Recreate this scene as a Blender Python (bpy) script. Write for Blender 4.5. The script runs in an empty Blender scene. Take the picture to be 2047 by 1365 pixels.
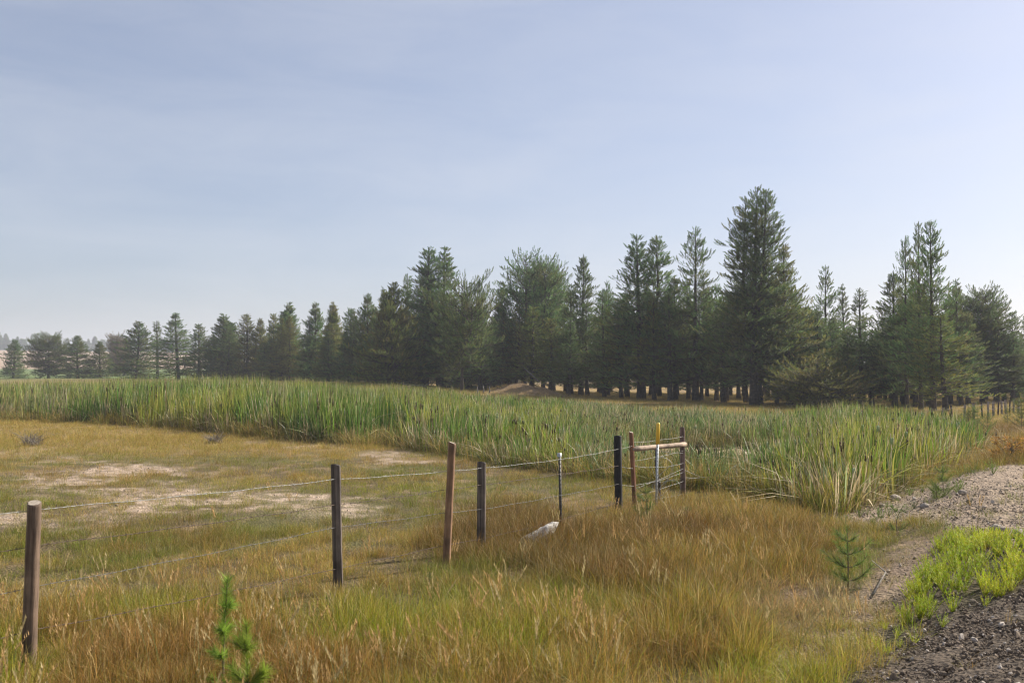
import bpy, math, random
import numpy as np
from mathutils import Vector, Matrix, Euler
random.seed(7); rng = np.random.default_rng(7)
S = bpy.context.scene
COL = S.collection
R = math.radians
F = 1990.0; H0 = 2.15; YH = 750.0; CX = 1023.5      # focal length in px of the 2047 px photograph, eye height, horizon row

# ------------------------------------------------------------------ camera
cam = bpy.data.cameras.new('camera'); camo = bpy.data.objects.new('camera', cam); COL.objects.link(camo)
cam.sensor_width = 36; cam.lens = F / 2047 * 36
cam.clip_start = .1; cam.clip_end = 6000
camo.location = (0, 0, H0); camo.rotation_euler = (R(90) + math.atan((YH - 682.5) / F), 0, 0)
cam.dof.use_dof = True; cam.dof.focus_distance = 22; cam.dof.aperture_fstop = 4.0
S.camera = camo
# ------------------------------------------------------------------ world
SUN_AZ, SUN_EL = R(59), R(38)          # azimuth to the right of the view direction (+Y)
W = bpy.data.worlds.new('World'); S.world = W; W.use_nodes = True
nt = W.node_tree; nt.nodes.clear()
def N(t, tree=None, **k):
    n = (tree or nt).nodes.new(t)
    for a, v in k.items(): setattr(n, a, v)
    return n
def L(a, b, tree=None): (tree or nt).links.new(a, b)
wo = N('ShaderNodeOutputWorld'); bg = N('ShaderNodeBackground'); sky = N('ShaderNodeTexSky', sky_type='NISHITA')
sky.sun_disc = False; sky.sun_elevation = SUN_EL; sky.sun_rotation = SUN_AZ
sky.air_density = 1.1; sky.dust_density = 7.0; sky.ozone_density = 5.0; sky.altitude = 1500
bg.inputs['Strength'].default_value = .073
tc = N('ShaderNodeTexCoord'); mp = N('ShaderNodeMapping'); mp.inputs['Scale'].default_value = (2.2, 2.2, 9)
mp.inputs['Rotation'].default_value = (R(4), R(-7), 0)
n1 = N('ShaderNodeTexNoise'); n1.inputs['Scale'].default_value = 2.1; n1.inputs['Detail'].default_value = 9; n1.inputs['Roughness'].default_value = .58; n1.inputs['Distortion'].default_value = .5
n2 = N('ShaderNodeTexNoise'); n2.inputs['Scale'].default_value = 1.3; n2.inputs['Detail'].default_value = 2
r1 = N('ShaderNodeMapRange'); r1.inputs[1].default_value = -.1; r1.inputs[2].default_value = .85
r2 = N('ShaderNodeMapRange'); r2.inputs[1].default_value = -.6; r2.inputs[2].default_value = .62
mu = N('ShaderNodeMath', operation='MULTIPLY'); mu2 = N('ShaderNodeMath', operation='MULTIPLY'); mu2.inputs[1].default_value = .44
mx = N('ShaderNodeMix', data_type='RGBA'); mx.inputs[7].default_value = (6.3, 6.35, 6.6, 1)
# smoke-dulled air: the sky colour is drawn towards a pale blue-grey everywhere
mz = N('ShaderNodeMix', data_type='RGBA'); mz.inputs[0].default_value = .1; mz.inputs[7].default_value = (4.8, 5.0, 5.7, 1)
tn = N('ShaderNodeMix', data_type='RGBA', blend_type='MULTIPLY'); tn.inputs[0].default_value = 1; tn.inputs[7].default_value = (1.05, .975, .95, 1)
L(tc.outputs['Generated'], mp.inputs[0]); L(mp.outputs[0], n1.inputs['Vector']); L(mp.outputs[0], n2.inputs['Vector'])
L(n1.outputs[0], r1.inputs[0]); L(n2.outputs[0], r2.inputs[0]); L(r1.outputs[0], mu.inputs[0]); L(r2.outputs[0], mu.inputs[1])
L(mu.outputs[0], mu2.inputs[0]); L(mu2.outputs[0], mx.inputs[0]); L(sky.outputs[0], tn.inputs[6]); L(tn.outputs[2], mz.inputs[6]); L(mz.outputs[2], mx.inputs[6])
L(mx.outputs[2], bg.inputs[0]); L(bg.outputs[0], wo.inputs[0])
sl = bpy.data.lights.new('sun', 'SUN'); sl.energy = 5.0; sl.angle = R(.6); sl.color = (1, .92, .80)
so = bpy.data.objects.new('sun', sl); COL.objects.link(so)
sd = Vector((math.sin(SUN_AZ) * math.cos(SUN_EL), math.cos(SUN_AZ) * math.cos(SUN_EL), math.sin(SUN_EL)))
so.rotation_euler = sd.to_track_quat('Z', 'Y').to_euler(); so.location = (30, 10, 40)
S.view_settings.view_transform = 'Standard'; S.view_settings.look = 'None'; S.view_settings.gamma = 1; S.view_settings.exposure = .85
S.view_settings.use_curve_mapping = False
S.cycles.use_denoising = True; S.cycles.filter_width = 1.15; S.cycles.max_bounces = 6; S.cycles.diffuse_bounces = 3; S.cycles.transmission_bounces = 4
S.cycles.transparent_max_bounces = 8; S.cycles.volume_bounces = 1

# ------------------------------------------------------------------ helpers
def tag(o, label=None, cat=None, group=None, kind=None):
    if label: o['label'] = label
    if cat: o['category'] = cat
    if group: o['group'] = group
    if kind: o['kind'] = kind
    return o
def empty(name, loc, rz=0):
    o = bpy.data.objects.new(name, None); COL.objects.link(o); o.location = loc; o.rotation_euler = (0, 0, rz); o.empty_display_size = .2
    return o
def mkmesh(name, V, T, smooth=False, attrs=None):
    V = np.asarray(V, dtype=np.float32); T = np.asarray(T, dtype=np.int32)
    me = bpy.data.meshes.new(name)
    me.vertices.add(len(V)); me.vertices.foreach_set('co', V.ravel())
    k = T.shape[1]
    me.loops.add(T.size); me.loops.foreach_set('vertex_index', T.ravel())
    me.polygons.add(len(T)); me.polygons.foreach_set('loop_start', np.arange(len(T), dtype=np.int32) * k)
    if smooth: me.polygons.foreach_set('use_smooth', np.ones(len(T), dtype=bool))
    me.update(calc_edges=True)
    for an, (ty, arr) in (attrs or {}).items():
        a = me.attributes.new(an, ty, 'POINT')
        a.data.foreach_set({'FLOAT': 'value', 'INT': 'value', 'FLOAT_VECTOR': 'vector', 'FLOAT_COLOR': 'color'}[ty], np.ascontiguousarray(arr, dtype=(np.int32 if ty == 'INT' else np.float32)).ravel())
    return me
def obj(name, me, mat=None, parent=None, link=True):
    if mat and not me.materials: me.materials.append(mat)
    o = bpy.data.objects.new(name, me)
    if link: COL.objects.link(o)
    if parent: o.parent = parent
    return o
class MB:                                   # gathers triangles of ONE mesh
    def __init__(s): s.v = []; s.t = []; s.n = 0; s.a = []; s.h = []
    def add(s, V, T, a=0., h=.5):
        s.h.append(np.full(len(V), h) if np.isscalar(h) else np.asarray(h))
        V = np.asarray(V, dtype=float); s.v.append(V); s.t.append(np.asarray(T) + s.n); s.n += len(V)
        s.a.append(np.full(len(V), a) if np.isscalar(a) else np.asarray(a))
    def mesh(s, name, smooth=False):
        return mkmesh(name, np.concatenate(s.v), np.concatenate(s.t), smooth, {'bv': ('FLOAT', np.concatenate(s.a)), 'hf': ('FLOAT', np.concatenate(s.h))})
def tube(P, rad, n=6, cap=True):
    P = np.asarray(P, dtype=float); rad = np.broadcast_to(np.asarray(rad, dtype=float), (len(P),)); m = len(P)
    d = np.gradient(P, axis=0); d /= np.linalg.norm(d, axis=1)[:, None] + 1e-9
    ref = np.array([0, 0, 1.]) if abs(d[:, 2]).mean() < .8 else np.array([1., 0, 0])
    u = np.cross(d, ref); u /= np.linalg.norm(u, axis=1)[:, None] + 1e-9; w = np.cross(d, u)
    a = np.arange(n) * 2 * np.pi / n
    V = P[:, None] + rad[:, None, None] * (np.cos(a)[None, :, None] * u[:, None] + np.sin(a)[None, :, None] * w[:, None])
    V = V.reshape(-1, 3); i = np.arange(m - 1)[:, None] * n; j = np.arange(n)[None]; k = (j + 1) % n
    q = np.stack([i + j, i + k, i + n + k, i + n + j], -1).reshape(-1, 4)
    T = np.concatenate([q[:, [0, 1, 2]], q[:, [0, 2, 3]]])
    if cap:
        V = np.concatenate([V, P[-1:] , P[:1]]); c = m * n
        T = np.concatenate([T, [[(m - 1) * n + x, (m - 1) * n + (x + 1) % n, c] for x in range(n)], [[(x + 1) % n, x, c + 1] for x in range(n)]])
    return V, T
def hash2(ix, iy, s):
    h = (ix.astype(np.int64) * 374761393 + iy.astype(np.int64) * 668265263 + s * 974634777) & 0xffffffff
    h = ((h ^ (h >> 13)) * 1274126177) & 0xffffffff
    return ((h ^ (h >> 16)) & 0xffff) / 65535.
def vnoise(x, y, s=0):
    ix = np.floor(x); iy = np.floor(y); fx = x - ix; fy = y - iy; fx = fx * fx * (3 - 2 * fx); fy = fy * fy * (3 - 2 * fy)
    a = hash2(ix, iy, s); b = hash2(ix + 1, iy, s); c = hash2(ix, iy + 1, s); d = hash2(ix + 1, iy + 1, s)
    return (a * (1 - fx) + b * fx) * (1 - fy) + (c * (1 - fx) + d * fx) * fy
def fbm(x, y, s=0, o=4):
    r = 0; w = .5; t = 0
    for k in range(o): r = r + w * vnoise(x * 2 ** k + 17 * k, y * 2 ** k - 9 * k, s + k); t += w; w *= .5
    return r / t
def sst(a, b, x): t = np.clip((x - a) / (b - a), 0, 1); return t * t * (3 - 2 * t)

# ------------------------------------------------------------------ terrain
TPX = [-600, 0, 400, 780, 900, 1165, 1500, 1850, 2025, 2700]
TD = [200, 190, 150, 100, 90, 80, 70, 62, 70, 80]
TZ = [1.6, 1.58, 1.55, 1.25, .75, .26, -.03, -.1, .05, .2]
RX = ([-60, -5, 0, 7, 15.3, 28.5, 60, 200], [-26, -3, -1.1, 1.7, 5.05, 13.4, 36, 140])
def bank(x, y): return x - np.interp(y, *RX)
POND = (5.9, 27.5, 2.6, 4.2)
def terr(x, y):
    x = np.asarray(x, dtype=float); y = np.asarray(y, dtype=float)
    yy = np.maximum(y, 5.); px = CX + F * x / yy
    D = np.interp(px, TPX, TD); Z = np.interp(px, TPX, TZ)
    z = Z * sst(.5 * D, D, y)
    z = z + (np.interp(px, [0, 500, 1000, 2047], [2.6, 2.6, 1.2, .8])) * sst(D * 1.05, 400, y)
    z = z + np.interp(px, [-400, 0, 500, 1100, 2047], [22, 21, 18, 8, 5]) * sst(380, 950, y) + 10 * sst(950, 2500, np.hypot(x, y))
    z = z + .58 * sst(-.2, 3., bank(x, y)) * (1 - sst(60, 90, y))
    s = bank(x, y)
    z = z + .16 * np.exp(-((s - 1.9) / .8) ** 2) * sst(11, 15, y) * (1 - sst(24, 28, y))      # berm along the verge
    z = z + .12 * (fbm(x / 6, y / 6, 3) - .5) + .05 * (fbm(x / 1.1, y / 1.1, 5, 3) - .5) * (1 - sst(60, 90, y))
    e = ((x - POND[0]) / POND[2]) ** 2 + ((y - POND[1]) / POND[3]) ** 2
    z = z - .4 * np.exp(-e * .9)
    mx_, my_ = (1052 - CX) / F * 84, 84
    z = z + .85 * np.exp(-(((x - mx_) / 3.) ** 2 + ((y - my_) / 2.5) ** 2) ** 1.4) * (.7 + .6 * vnoise(x * 1.1, y * 1.1, 9))
    return z
def proj(x, y, z):
    yy = np.maximum(y, .5)
    return CX + F * x / yy, np.where(y > .5, YH + F * (H0 - z) / yy, 5000.)
def gp(px, py):                              # ground point seen at a photo position
    z = 0.
    for _ in range(12):
        d = (H0 - z) * F / max(py - YH, 4.); x = (px - CX) / F * d; z = .5 * z + .5 * float(terr(x, d))
    return Vector((x, d, float(terr(x, d))))
def ell(px, py, cx, cy, rx, ry, soft=.35):
    e = np.sqrt(((px - cx) / rx) ** 2 + ((py - cy) / ry) ** 2); return 1 - sst(1 - soft, 1 + soft, e)
def inpoly(px, py, P):
    c = np.zeros(np.shape(px), dtype=bool); n = len(P)
    for i in range(n):
        (x1, y1), (x2, y2) = P[i], P[(i + 1) % n]
        if y1 == y2: continue
        k = (y1 > py) != (y2 > py); c ^= k & (px < (x2 - x1) * (py - y1) / (y2 - y1) + x1)
    return c
def poly(px, py, P, soft=14):
    d = np.full(np.shape(px), 1e9); n = len(P)
    for i in range(n):
        a = np.array(P[i], float); b = np.array(P[(i + 1) % n], float); ab = b - a
        t = np.clip(((px - a[0]) * ab[0] + (py - a[1]) * ab[1]) / (ab @ ab), 0, 1)
        d = np.minimum(d, np.hypot(px - a[0] - t * ab[0], py - a[1] - t * ab[1]))
    d = np.where(inpoly(px, py, P), d, -d); return sst(-soft, soft, d)
def zones(x, y):
    z = terr(x, y); px, py = proj(x, y, z)
    jx = px + 60 * (fbm(x * .9, y * .9, 21) - .5); jy = py + np.clip(900 / np.maximum(y, 6), 4, 60) * (fbm(x * .8, y * .8, 31) - .5)
    Z = dict(px=px, py=py, z=z)
    Z['berm'] = poly(jx, jy, [(1665, 1032), (1780, 988), (1930, 948), (2060, 922), (2400, 905), (2500, 1080), (2060, 1100), (1950, 1078), (1850, 1052), (1740, 1046)], 10)
    Z['road'] = poly(jx, jy, [(1640, 1400), (1780, 1300), (1880, 1222), (2060, 1175), (2900, 1150), (5000, 1500), (2200, 2500), (1500, 2400)], 16)
    Z['path'] = np.maximum(poly(jx, jy, [(1740, 1130), (1820, 1085), (1900, 1090), (1900, 1180), (1820, 1230), (1700, 1330), (1480, 1400), (1560, 1280), (1700, 1200)], 30) * .9, ell(jx, jy, 1640, 1230, 190, 60) * .7)
    Z['mat'] = poly(jx, jy, [(1790, 1200), (1850, 1130), (1900, 1090), (1990, 1078), (2140, 1090), (2300, 1120), (2250, 1160), (2040, 1190), (1900, 1240), (1830, 1290), (1770, 1330), (1740, 1290), (1800, 1230)], 14)
    Z['salt'] = np.clip(ell(jx, jy, 205, 948, 150, 24) + ell(jx, jy, 500, 993, 170, 20) + .6 * ell(jx, jy, 600, 885, 140, 9) + .75 * ell(jx, jy, 810, 918, 100, 11) + .8 * ell(jx, jy, 80, 1040, 170, 18) + .5 * ell(jx, jy, 330, 1010, 200, 14) + .5 * ell(jx, jy, 130, 1180, 80, 18) + .5 * ell(jx, jy, 720, 1012, 60, 9) + .6 * ell(jx, jy, 480, 1003, 230, 26) + .5 * ell(jx, jy, 240, 960, 260, 34) + .4 * ell(jx, jy, 60, 905, 120, 12), 0, 1) * sst(.3, .55, fbm(x * 1.3, y * 1.3, 41, 5)) * (.35 + .65 * sst(.35, .6, fbm(x * 6, y * 6, 42, 2)))
    Z['red'] = poly(jx, jy, [(1870, 945), (1960, 850), (2300, 830), (2300, 905), (2040, 915), (1950, 940)], 14) + poly(jx, jy, [(850, 1085), (880, 1035), (1060, 1010), (1180, 1030), (1300, 1015), (1450, 990), (1600, 1030), (1680, 1075), (1640, 1120), (1660, 1200), (1500, 1265), (1300, 1250), (1000, 1150), (860, 1110)], 26)
    Z['fore'] = sst(1170, 1260, jy) * (1 - Z['road'])
    Z['fringe'] = poly(jx, jy, [(1330, 1400), (1480, 1320), (1640, 1270), (1760, 1225), (1830, 1215), (1850, 1265), (1760, 1330), (1700, 1400)], 22)
    Z['gold'] = 1 - sst(885, 930, jy)
    # cattail marsh
    front = np.interp(px, [-900, 0, 200, 300, 400, 500, 600, 700, 800, 900, 1000, 1100, 1200, 1300, 1400, 1500, 1600, 1680, 1720, 1780, 1850, 1930, 1960, 2000], [835, 838, 846, 853, 862, 872, 880, 888, 893, 905, 925, 940, 952, 962, 975, 984, 1010, 1024, 1010, 982, 962, 938, 905, 840]) + 8 * (fbm(x * .7, y * .7, 51) - .5)
    dfr = H0 * F / (np.maximum(front, 790) - YH)
    dbk = np.interp(px, [-900, 0, 300, 700, 900, 1100, 1300, 1500, 1700, 1800, 1900, 1960, 2000], [90, 88, 80, 66, 60, 56, 46, 42, 41, 36, 32, 29, 20]) + 5 * (fbm(x * .2, y * .2, 61) - .5)
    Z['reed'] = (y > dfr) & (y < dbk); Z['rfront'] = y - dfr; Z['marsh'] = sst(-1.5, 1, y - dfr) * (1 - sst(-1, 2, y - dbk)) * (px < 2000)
    Z['pond'] = ((x - POND[0]) / POND[2]) ** 2 + ((y - POND[1]) / POND[3]) ** 2 < 1.15
    return Z

# ------------------------------------------------------------------ materials
def mat(name):
    m = bpy.data.materials.new(name); m.use_nodes = True; t = m.node_tree; t.nodes.clear()
    return m, t, N('ShaderNodeOutputMaterial', t)
def leaf_mat(name, mode, base=(.1, .1, .05), alt=(.3, .25, .12), var=.55, trans=.35, gloss=.0, rough=.6, hues=((.78, 1.12, .75), (1, 1, 1), (1.12, .97, .84)), patch=None, tip=None, foot=None):
    """mode: 'tint' (colour carried by the scattered plant), 'flat' (base colour, varied per blade by bv and per object)"""
    m, t, out = mat(name)
    bv = N('ShaderNodeAttribute', t, attribute_name='bv')
    if mode == 'tint':
        src = N('ShaderNodeAttribute', t, attribute_name='tint', attribute_type='INSTANCER').outputs['Color']
    else:
        hues = ((.92, 1.03, .9), (1, 1, 1), (1.1, 1., .9))
        rgb = N('ShaderNodeRGB', t); rgb.outputs[0].default_value = (*base, 1)
        hs = N('ShaderNodeHueSaturation', t); oi = N('ShaderNodeObjectInfo', t); mr = N('ShaderNodeMapRange', t); mr.inputs[3].default_value = .475; mr.inputs[4].default_value = .515
        mr2 = N('ShaderNodeMapRange', t); mr2.inputs[3].default_value = .8; mr2.inputs[4].default_value = 1.2
        L(oi.outputs['Random'], mr.inputs[0], t); L(oi.outputs['Random'], mr2.inputs[0], t); L(mr.outputs[0], hs.inputs['Hue'], t); L(mr2.outputs[0], hs.inputs['Value'], t); L(rgb.outputs[0], hs.inputs['Color'], t)
        src = hs.outputs[0]
    mxa = N('ShaderNodeMix', t, data_type='RGBA'); mxa.inputs[7].default_value = (*alt, 1)
    p = N('ShaderNodeMapRange', t); p.inputs[1].default_value = .62; p.inputs[2].default_value = 1.; p.inputs[3].default_value = 0; p.inputs[4].default_value = var
    L(bv.outputs['Fac'], p.inputs[0], t); L(p.outputs[0], mxa.inputs[0], t); L(src, mxa.inputs[6], t)
    br = N('ShaderNodeMapRange', t); br.inputs[3].default_value = .45; br.inputs[4].default_value = 1.42
    frac = N('ShaderNodeMath', t, operation='FRACT'); ml = N('ShaderNodeMath', t, operation='MULTIPLY'); ml.inputs[1].default_value = 7.31
    L(bv.outputs['Fac'], ml.inputs[0], t); L(ml.outputs[0], frac.inputs[0], t); L(frac.outputs[0], br.inputs[0], t)
    hr = N('ShaderNodeValToRGB', t); hr.color_ramp.interpolation = 'CONSTANT'; e_ = hr.color_ramp.elements; e_[0].position = 0; e_[0].color = (*hues[0], 1); e_[1].position = .33; e_[1].color = (*hues[1], 1)
    for pp_, cc_ in ((.6, hues[2]), (.82, (1, 1, 1))): x_ = e_.new(pp_); x_.color = (*cc_, 1)
    hm_ = N('ShaderNodeMix', t, data_type='RGBA', blend_type='MULTIPLY'); hm_.inputs[0].default_value = 1; L(bv.outputs['Fac'], hr.inputs[0], t); L(mxa.outputs[2], hm_.inputs[6], t); L(hr.outputs[0], hm_.inputs[7], t)
    base_out = hm_.outputs[2]
    if patch:      # olive and brownish patches through a crown
        co = N('ShaderNodeTexCoord', t); pn = N('ShaderNodeTexNoise', t); pn.inputs['Scale'].default_value = .55; pn.inputs['Detail'].default_value = 3; pm_ = N('ShaderNodeMapRange', t); pm_.inputs[1].default_value = .5; pm_.inputs[2].default_value = .68; pm_.inputs[4].default_value = .75
        gm_ = N('ShaderNodeNewGeometry', t); L(gm_.outputs['Position'], pn.inputs['Vector'], t); L(pn.outputs[0], pm_.inputs[0], t)
        px_ = N('ShaderNodeMix', t, data_type='RGBA'); px_.inputs[7].default_value = (*patch, 1); L(pm_.outputs[0], px_.inputs[0], t); L(base_out, px_.inputs[6], t); base_out = px_.outputs[2]
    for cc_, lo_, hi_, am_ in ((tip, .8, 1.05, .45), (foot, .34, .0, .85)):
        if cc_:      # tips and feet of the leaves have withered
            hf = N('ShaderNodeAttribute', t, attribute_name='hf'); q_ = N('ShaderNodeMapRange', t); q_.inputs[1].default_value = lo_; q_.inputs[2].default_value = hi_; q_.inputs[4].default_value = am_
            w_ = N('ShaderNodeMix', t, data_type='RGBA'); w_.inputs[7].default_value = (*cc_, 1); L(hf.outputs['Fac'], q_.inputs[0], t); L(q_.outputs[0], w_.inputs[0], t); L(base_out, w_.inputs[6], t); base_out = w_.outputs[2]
    vm = N('ShaderNodeVectorMath', t, operation='SCALE'); L(base_out, vm.inputs[0], t); L(br.outputs[0], vm.inputs['Scale'], t)
    pb = N('ShaderNodeBsdfPrincipled', t); pb.inputs['Roughness'].default_value = rough; pb.inputs['Specular IOR Level'].default_value = .25 + gloss
    tr = N('ShaderNodeBsdfTranslucent', t); ms = N('ShaderNodeMixShader', t); ms.inputs[0].default_value = trans
    L(vm.outputs[0], pb.inputs['Base Color'], t); L(vm.outputs[0], tr.inputs[0], t); L(pb.outputs[0], ms.inputs[1], t); L(tr.outputs[0], ms.inputs[2], t); L(ms.outputs[0], out.inputs[0], t)
    return m
def wood_mat(name, c1, c2, scale=(30, 30, 2), rough=.85, bump=.4, dark=None):
    m, t, out = mat(name); co = N('ShaderNodeTexCoord', t); mp = N('ShaderNodeMapping', t); mp.inputs['Scale'].default_value = scale
    n = N('ShaderNodeTexNoise', t); n.inputs['Scale'].default_value = 1.; n.inputs['Detail'].default_value = 8; n.inputs['Roughness'].default_value = .65; n.inputs['Distortion'].default_value = .6
    r = N('ShaderNodeValToRGB', t); r.color_ramp.elements[0].position = .32; r.color_ramp.elements[1].position = .68
    r.color_ramp.elements[0].color = (*c1, 1); r.color_ramp.elements[1].color = (*c2, 1)
    n3 = N('ShaderNodeTexNoise', t); n3.inputs['Scale'].default_value = 5; n3.inputs['Detail'].default_value = 4
    r3 = N('ShaderNodeMapRange', t); r3.inputs[1].default_value = .35; r3.inputs[2].default_value = .65; r3.inputs[3].default_value = .55; r3.inputs[4].default_value = 1.25
    vm = N('ShaderNodeVectorMath', t, operation='SCALE')
    b = N('ShaderNodeBump', t); b.inputs['Strength'].default_value = bump; b.inputs['Distance'].default_value = .02
    p = N('ShaderNodeBsdfPrincipled', t); p.inputs['Roughness'].default_value = rough
    L(co.outputs['Object'], mp.inputs[0], t); L(mp.outputs[0], n.inputs['Vector'], t); L(co.outputs['Object'], n3.inputs['Vector'], t)
    L(n.outputs[0], r.inputs[0], t); L(n.outputs[0], b.inputs['Height'], t); L(n3.outputs[0], r3.inputs[0], t); L(r.outputs[0], vm.inputs[0], t); L(r3.outputs[0], vm.inputs['Scale'], t)
    L(vm.outputs[0], p.inputs['Base Color'], t); L(b.outputs[0], p.inputs['Normal'], t); L(p.outputs[0], out.inputs[0], t)
    return m
def simple_mat(name, c, rough=.6, metal=0., noise=0., nscale=20):
    m, t, out = mat(name); p = N('ShaderNodeBsdfPrincipled', t); p.inputs['Roughness'].default_value = rough; p.inputs['Metallic'].default_value = metal; p.inputs['Base Color'].default_value = (*c, 1)
    if noise:
        co = N('ShaderNodeTexCoord', t); n = N('ShaderNodeTexNoise', t); n.inputs['Scale'].default_value = nscale; n.inputs['Detail'].default_value = 6
        mr = N('ShaderNodeMapRange', t); mr.inputs[1].default_value = .3; mr.inputs[2].default_value = .7; mr.inputs[3].default_value = 1 - noise; mr.inputs[4].default_value = 1 + noise
        rgb = N('ShaderNodeRGB', t); rgb.outputs[0].default_value = (*c, 1); vm = N('ShaderNodeVectorMath', t, operation='SCALE')
        b = N('ShaderNodeBump', t); b.inputs['Strength'].default_value = .3; b.inputs['Distance'].default_value = .01
        L(co.outputs['Object'], n.inputs['Vector'], t); L(n.outputs[0], mr.inputs[0], t); L(rgb.outputs[0], vm.inputs[0], t); L(mr.outputs[0], vm.inputs['Scale'], t); L(vm.outputs[0], p.inputs['Base Color'], t)
        L(n.outputs[0], b.inputs['Height'], t); L(b.outputs[0], p.inputs['Normal'], t)
    L(p.outputs[0], out.inputs[0], t); return m
M = {}
M['grass'] = leaf_mat('grass_blades', 'tint', alt=(.58, .45, .21), var=.65, trans=.34)
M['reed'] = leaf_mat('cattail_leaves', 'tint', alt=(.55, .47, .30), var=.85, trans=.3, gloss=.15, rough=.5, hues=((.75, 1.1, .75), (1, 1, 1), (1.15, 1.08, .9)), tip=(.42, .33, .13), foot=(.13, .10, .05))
M['needles'] = leaf_mat('pine_needles', 'flat', (.105, .165, .052), (.22, .2, .07), .6, .45, patch=(.17, .155, .05))
M['needles_yellow'] = leaf_mat('yellowish_pine_needles', 'flat', (.15, .185, .04), (.3, .2, .05), .6, .45, patch=(.21, .17, .05))
M['needles_brown'] = leaf_mat('dying_pine_needles', 'flat', (.15, .105, .06), (.22, .12, .05), .6, .3)
M['needles_young'] = leaf_mat('young_pine_needles', 'flat', (.15, .21, .05), (.25, .26, .07), .6, .35)
M['needles_bright'] = leaf_mat('bright_pine_needles', 'flat', (.24, .34, .05), (.34, .36, .08), .6, .45)
M['shrub_orange'] = leaf_mat('orange_shrub_leaves', 'flat', (.36, .22, .04), (.5, .36, .06), .7, .4)
M['bark'] = wood_mat('pine_bark', (.035, .028, .024), (.10, .08, .065), (9, 9, 2.5), .95, .8)
M['deadwood'] = wood_mat('dead_grey_wood', (.12, .10, .085), (.30, .27, .23), (8, 8, 8), .95, .5)
M['post_brown'] = wood_mat('brown_post_wood', (.08, .048, .03), (.22, .15, .10), (40, 40, 2.2), .8, .5)
M['post_new'] = wood_mat('new_brown_post_wood', (.17, .085, .04), (.34, .20, .11), (40, 40, 2.5), .75, .35)
M['post_dark'] = wood_mat('charred_dark_post_wood', (.008, .006, .006), (.22, .17, .135), (26, 26, 1.0), .7, 1.)
M['post_black'] = wood_mat('black_post_wood', (.004, .004, .004), (.022, .019, .018), (38, 38, 1.6), .7, .7)
M['post_grey'] = wood_mat('grey_brown_post_wood', (.09, .055, .045), (.22, .15, .12), (40, 40, 2.2), .85, .5)
M['post_orange'] = wood_mat('rusty_brown_post_wood', (.12, .045, .02), (.30, .14, .07), (40, 40, 2.2), .8, .4)
M['rail'] = wood_mat('weathered_rail_wood', (.22, .15, .10), (.42, .33, .25), (3, 40, 40), .85, .5)
M['post_top'] = wood_mat('cut_wood_end', (.22, .18, .14), (.5, .43, .34), (60, 60, 60), .9, .3)
M['wire'] = simple_mat('galvanised_wire', (.33, .33, .31), .6, .5)
M['wire_mid'] = simple_mat('weathered_wire', (.17, .165, .155), .7, .4)
M['wire_old'] = simple_mat('rusty_wire', (.10, .07, .055), .6, .5)
M['steel'] = simple_mat('grey_steel', (.42, .44, .45), .5, .6, .15)
M['steel_dark'] = simple_mat('dark_painted_steel', (.05, .045, .04), .6, .3, .3)
M['yellow'] = simple_mat('yellow_plastic', (.85, .55, .06), .45, 0, .05)
M['stone'] = simple_mat('pale_stone', (.55, .50, .43), .9, 0, .35, 8)
M['rock'] = simple_mat('grey_brown_stone', (.26, .22, .18), .9, 0, .4, 12)

def ground_material():
    m, t, out = mat('ground_soil'); a = N('ShaderNodeAttribute', t, attribute_name='gcol'); co = N('ShaderNodeTexCoord', t)
    n = N('ShaderNodeTexNoise', t); n.inputs['Scale'].default_value = 9; n.inputs['Detail'].default_value = 9; n.inputs['Roughness'].default_value = .7
    n2 = N('ShaderNodeTexNoise', t); n2.inputs['Scale'].default_value = 55; n2.inputs['Detail'].default_value = 3
    v = N('ShaderNodeTexVoronoi', t); v.inputs['Scale'].default_value = 26
    mr = N('ShaderNodeMapRange', t); mr.inputs[1].default_value = .3; mr.inputs[2].default_value = .7; mr.inputs[3].default_value = .6; mr.inputs[4].default_value = 1.4
    mr2 = N('ShaderNodeMapRange', t); mr2.inputs[1].default_value = .3; mr2.inputs[2].default_value = .7; mr2.inputs[3].default_value = .7; mr2.inputs[4].default_value = 1.3
    mm = N('ShaderNodeMath', t, operation='MULTIPLY'); vm = N('ShaderNodeVectorMath', t, operation='SCALE')
    ad = N('ShaderNodeMath', t, operation='ADD'); b = N('ShaderNodeBump', t); b.inputs['Strength'].default_value = .9; b.inputs['Distance'].default_value = .03
    p = N('ShaderNodeBsdfPrincipled', t); p.inputs['Roughness'].default_value = .95; p.inputs['Specular IOR Level'].default_value = .15
    for q in (n, n2, v): L(co.outputs['Object'], q.inputs['Vector'], t)
    L(n.outputs[0], mr.inputs[0], t); L(n2.outputs[0], mr2.inputs[0], t); L(mr.outputs[0], mm.inputs[0], t); L(mr2.outputs[0], mm.inputs[1], t)
    L(a.outputs['Color'], vm.inputs[0], t); L(mm.outputs[0], vm.inputs['Scale'], t); L(vm.outputs[0], p.inputs['Base Color'], t)
    L(n.outputs[0], ad.inputs[0], t); L(v.outputs['Distance'], ad.inputs[1], t); L(ad.outputs[0], b.inputs['Height'], t); L(b.outputs[0], p.inputs['Normal'], t); L(p.outputs[0], out.inputs[0], t)
    return m

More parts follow.
